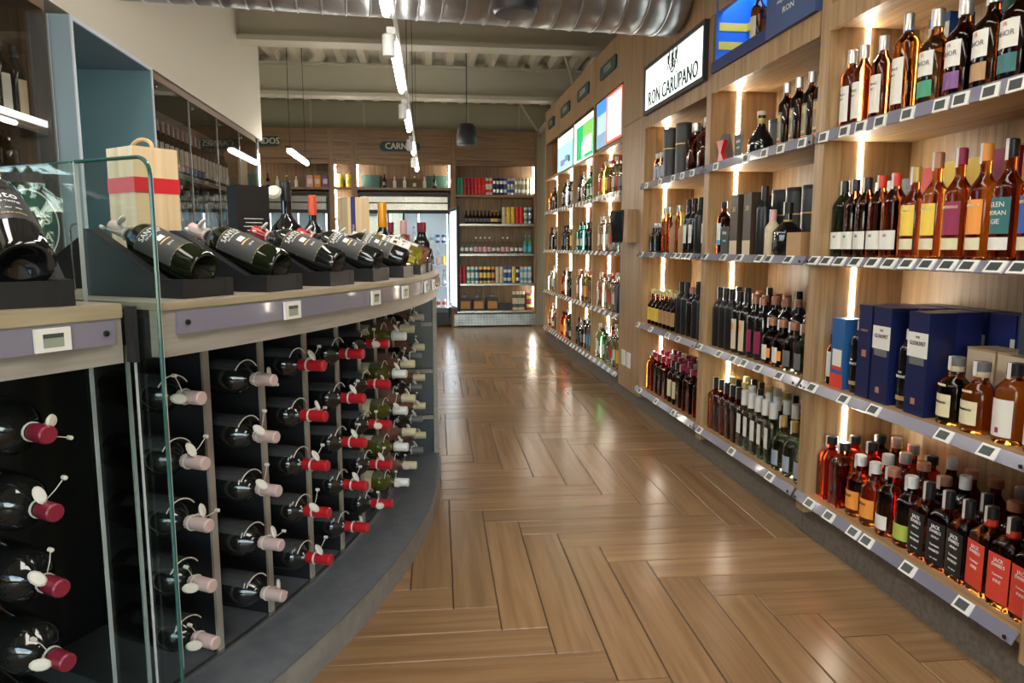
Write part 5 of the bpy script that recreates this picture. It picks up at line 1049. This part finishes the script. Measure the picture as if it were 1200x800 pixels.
# items above the fridges
kind('o_small', 'small oil bottle', name='oil_bottle', h=.17, R=.024, sz=.09, sl=.03, rn=.009, glass=G_YEL, cap=WCAP, ch=.02, labels=[(.02, .07, 1.2, IVORY)], n=10)
kind('o_white', 'small white-labelled sauce bottle', name='sauce_bottle', h=.18, R=.025, sz=.09, sl=.03, rn=.009, glass=IVORY, cap=REDP, ch=.02, n=10)
backrow(['o_white', 'o_white', 'o_small', 's_dark', 'o_white', 'o_small', 'o_white'], 2.0605, -2.68, -1.75, 10.95, 'upper shelf under the MERCADOS sign', grp='sauces above the left fridge')
for i, (x, m_, c_) in enumerate(((-1.62, PINKP, 'pink'), (-1.51, ORANGE, 'orange'), (-1.40, PURP, 'purple'))):
    t = empty('snack_bag', f'{c_} snack bag on the shelf above the left fridge', 'bag', loc=(x, 10.93, 2.061)); obj('pouch', MB().prism([(-.045, 0), (.045, 0), (.05, .08), (.042, .17), (-.042, .17), (-.05, .08)], -.02, .02, Matrix.Rotation(R_(90), 4, 'X')), m_, t); obj('label', bx(-.03, .03, -.0212, -.02, .05, .12), IVORY, t)
can_kind('k_pickle', 'yellow jar', YELL, LIME, .19, .05)
backrow(['k_pickle', 'k_pickle'], 2.0605, -1.27, -.99, 10.93, 'narrow unit above fridge height')
for i, (x0, x1) in enumerate(((-.88, -.62), (.06, .40))):
    t = empty('green_crate', f"dark green lettered crate, {['left', 'right'][i]} one on the shelf under the CARNES sign", 'crate', loc=(0, 0, 0)); obj('tub', bx(x0, x1, 10.98, 11.08, 2.061, 2.25), GREEN, t)
t = empty('brown_basket', 'low brown basket between the green crates above the fridge', 'basket'); obj('tub', MB().box(-.55, .0, 10.97, 11.07, 2.061, 2.19), P('basket', (.12, .075, .04)), t); obj('rim', MB().box(-.56, .01, 10.96, 11.08, 2.19, 2.20), P('basket', (.12, .075, .04)), t)
backrow(['s_dark', 'o_white', 'o_white', 'o_small', 'o_white', 's_dark'], 2.0605, -.62, .25, 10.88, 'shelf under the CARNES sign', grp='bottles above the wide fridge')
# fridges
def fridge(label, x0, x1, doors, open_right=False, wn_='the wide fridge'):
    t = empty('glass_fridge', label, 'fridge')
    y0, y1 = 10.835, 11.105
    obj('cabinet', MB().box(x0, x0 + .03, y0, y1, .05, 1.98).box(x1 - .03, x1, y0, y1, .05, 1.98).box(x0 + .03, x1 - .03, y1 - .02, y1, .05, 1.98).box(x0 + .03, x1 - .03, y0, y1 - .02, .05, .10).box(x0 + .03, x1 - .03, y0 + .001, y1 - .02, 1.93, 1.98), DARKM, t)
    obj('header', bx(x0 + .04, x1 - .04, y0 - .012, y0 + .0, 1.74, 1.93), STEEL, t); obj('header_band', bx(x0 + .04, x1 - .04, y0 - .014, y0 - .012, 1.83, 1.85), DARKM, t)
    obj('inner_back', bx(x0 + .04, x1 - .04, y1 - .026, y1 - .021, .2, 1.70), mat('fridge_white', (.62, .70, .75), .5), t)
    for q in range(4): obj('inner_light', bx(x0 + .035 + q * (x1 - x0 - .09) / 3, x0 + .05 + q * (x1 - x0 - .09) / 3, y0 + .01, y0 + .02, .3, 1.68), mat('fridge_led', (1, 1, 1), .5, emis=(.72, .88, 1), es=9), t)
    obj('vent_grille', bx(x0 + .04, x1 - .04, y0 - .01, y0, .08, .22), DARKM, t)
    for z in (.30, .62, .94, 1.26): obj('shelf', bx(x0 + .035, x1 - .035, y0 + .03, y1 - .03, z - .012, z), WHITE, t)
    w = (x1 - x0) / doors
    for i in range(doors):
        a, b = x0 + i * w, x0 + (i + 1) * w
        if open_right and i == doors - 1: continue
        d = obj('door_frame', MB().box(a, a + .03, y0 - .035, y0 - .013, .24, 1.73).box(b - .03, b, y0 - .035, y0 - .013, .24, 1.73).box(a + .03, b - .03, y0 - .035, y0 - .013, .24, .28).box(a + .03, b - .03, y0 - .035, y0 - .013, 1.69, 1.73), DARKM, t)
        obj('pane', bx(a + .03, b - .03, y0 - .026, y0 - .022, .28, 1.69), CABGLASS, d)
        obj('handle', bx(b - .05, b - .035, y0 - .06, y0 - .036, .8, 1.3), STEEL, d)
    for zi, z in enumerate((.30, .62, .94, 1.26)):
        keys = random.choices(['s_clear', 's_plain', 'k_white', 'k_sky', 's_green', 'k_cream', 'k_yel', 's_dark', 'k_blue', 'k_red'], k=int((x1 - x0) / .095))
        backrow(keys, z, x0 + .06, x1 - .06, 10.90, f"{['lowest', 'third', 'second', 'top'][zi]} shelf in {wn_}")
    return t
fridge('glass-door fridge with steel header at the left of the back wall', -2.62, -1.345, 2, wn_='the left fridge')
KINDS_ = None
fw = fridge('wide lit glass-door fridge with one door standing open', -.936, .406, 2, True)
# open door, hinged at the right, swung towards the aisle
M = Matrix.Translation((.405, 10.80, 0)) @ Matrix.Rotation(R_(-83.5), 4, 'Z')
dr = obj('open_door', MB().box(.0, .035, -.02, .02, .30, 1.76, M).box(.665, .70, -.02, .02, .30, 1.76, M).box(.035, .665, -.02, .02, .30, .35, M).box(.035, .665, -.02, .02, 1.71, 1.76, M), DARKM, fw)
obj('door_pane', MB().box(.035, .665, -.004, .004, .35, 1.71, M), mat('frosted_pane', (.80, .88, .92), .2, emis=(.80, .93, 1), es=.85), dr)
for x in (.06, .64): obj('door_light', MB().box(x - .012, x + .012, -.016, -.006, .38, 1.68, M), COLD, dr)

# ------------------------------------------------------------------ garden outside the left window and shopfront
random.seed(3)
LEAF = [mat('leaf_a', (.10, .26, .04), .5), mat('leaf_b', (.20, .40, .08), .5), mat('leaf_c', (.05, .15, .04), .5)]
struct('outside_ground', bx(-30, 30, -30, 30, -.2, -.1), mat('paving', (.35, .34, .32), .9))
for i, (x, y, z, r, lb) in enumerate([(-4.4, 1.7, .9, .85, 'low leafy green bush just outside the left window'), (-4.7, 3.6, 1.4, .95, 'leafy green bush outside the left window, farther along'), (-6.6, 2.6, 2.4, 1.2, 'tall pale green bush behind the others outside the left window')]):
    t = empty('garden_bush', lb, 'bush')
    mb = MB()
    for _ in range(520):
        d = Vector((random.gauss(0, 1), random.gauss(0, 1), random.gauss(0, 1))).normalized() * r * random.uniform(.55, 1.0); p = Vector((x, y, z)) + d
        if p.z < -.05: continue
        q_ = Matrix.Rotation(random.uniform(0, 6.28), 3, random.choice('XYZ')) @ Matrix.Rotation(random.uniform(0, 6.28), 3, random.choice('XYZ')); s = random.uniform(.05, .10)
        mb.add([p + q_ @ Vector(v) for v in ((-s, 0, 0), (0, -s * .5, 0), (s, 0, 0), (0, s * .5, 0))], [(0, 1, 2, 3)])
    f = obj('foliage', mb, LEAF[i % 3], t); f['kind'] = 'stuff'
    obj('trunk', MB().tube([(x, y, -.1), (x, y, z)], .06, 8), WOODP, t)
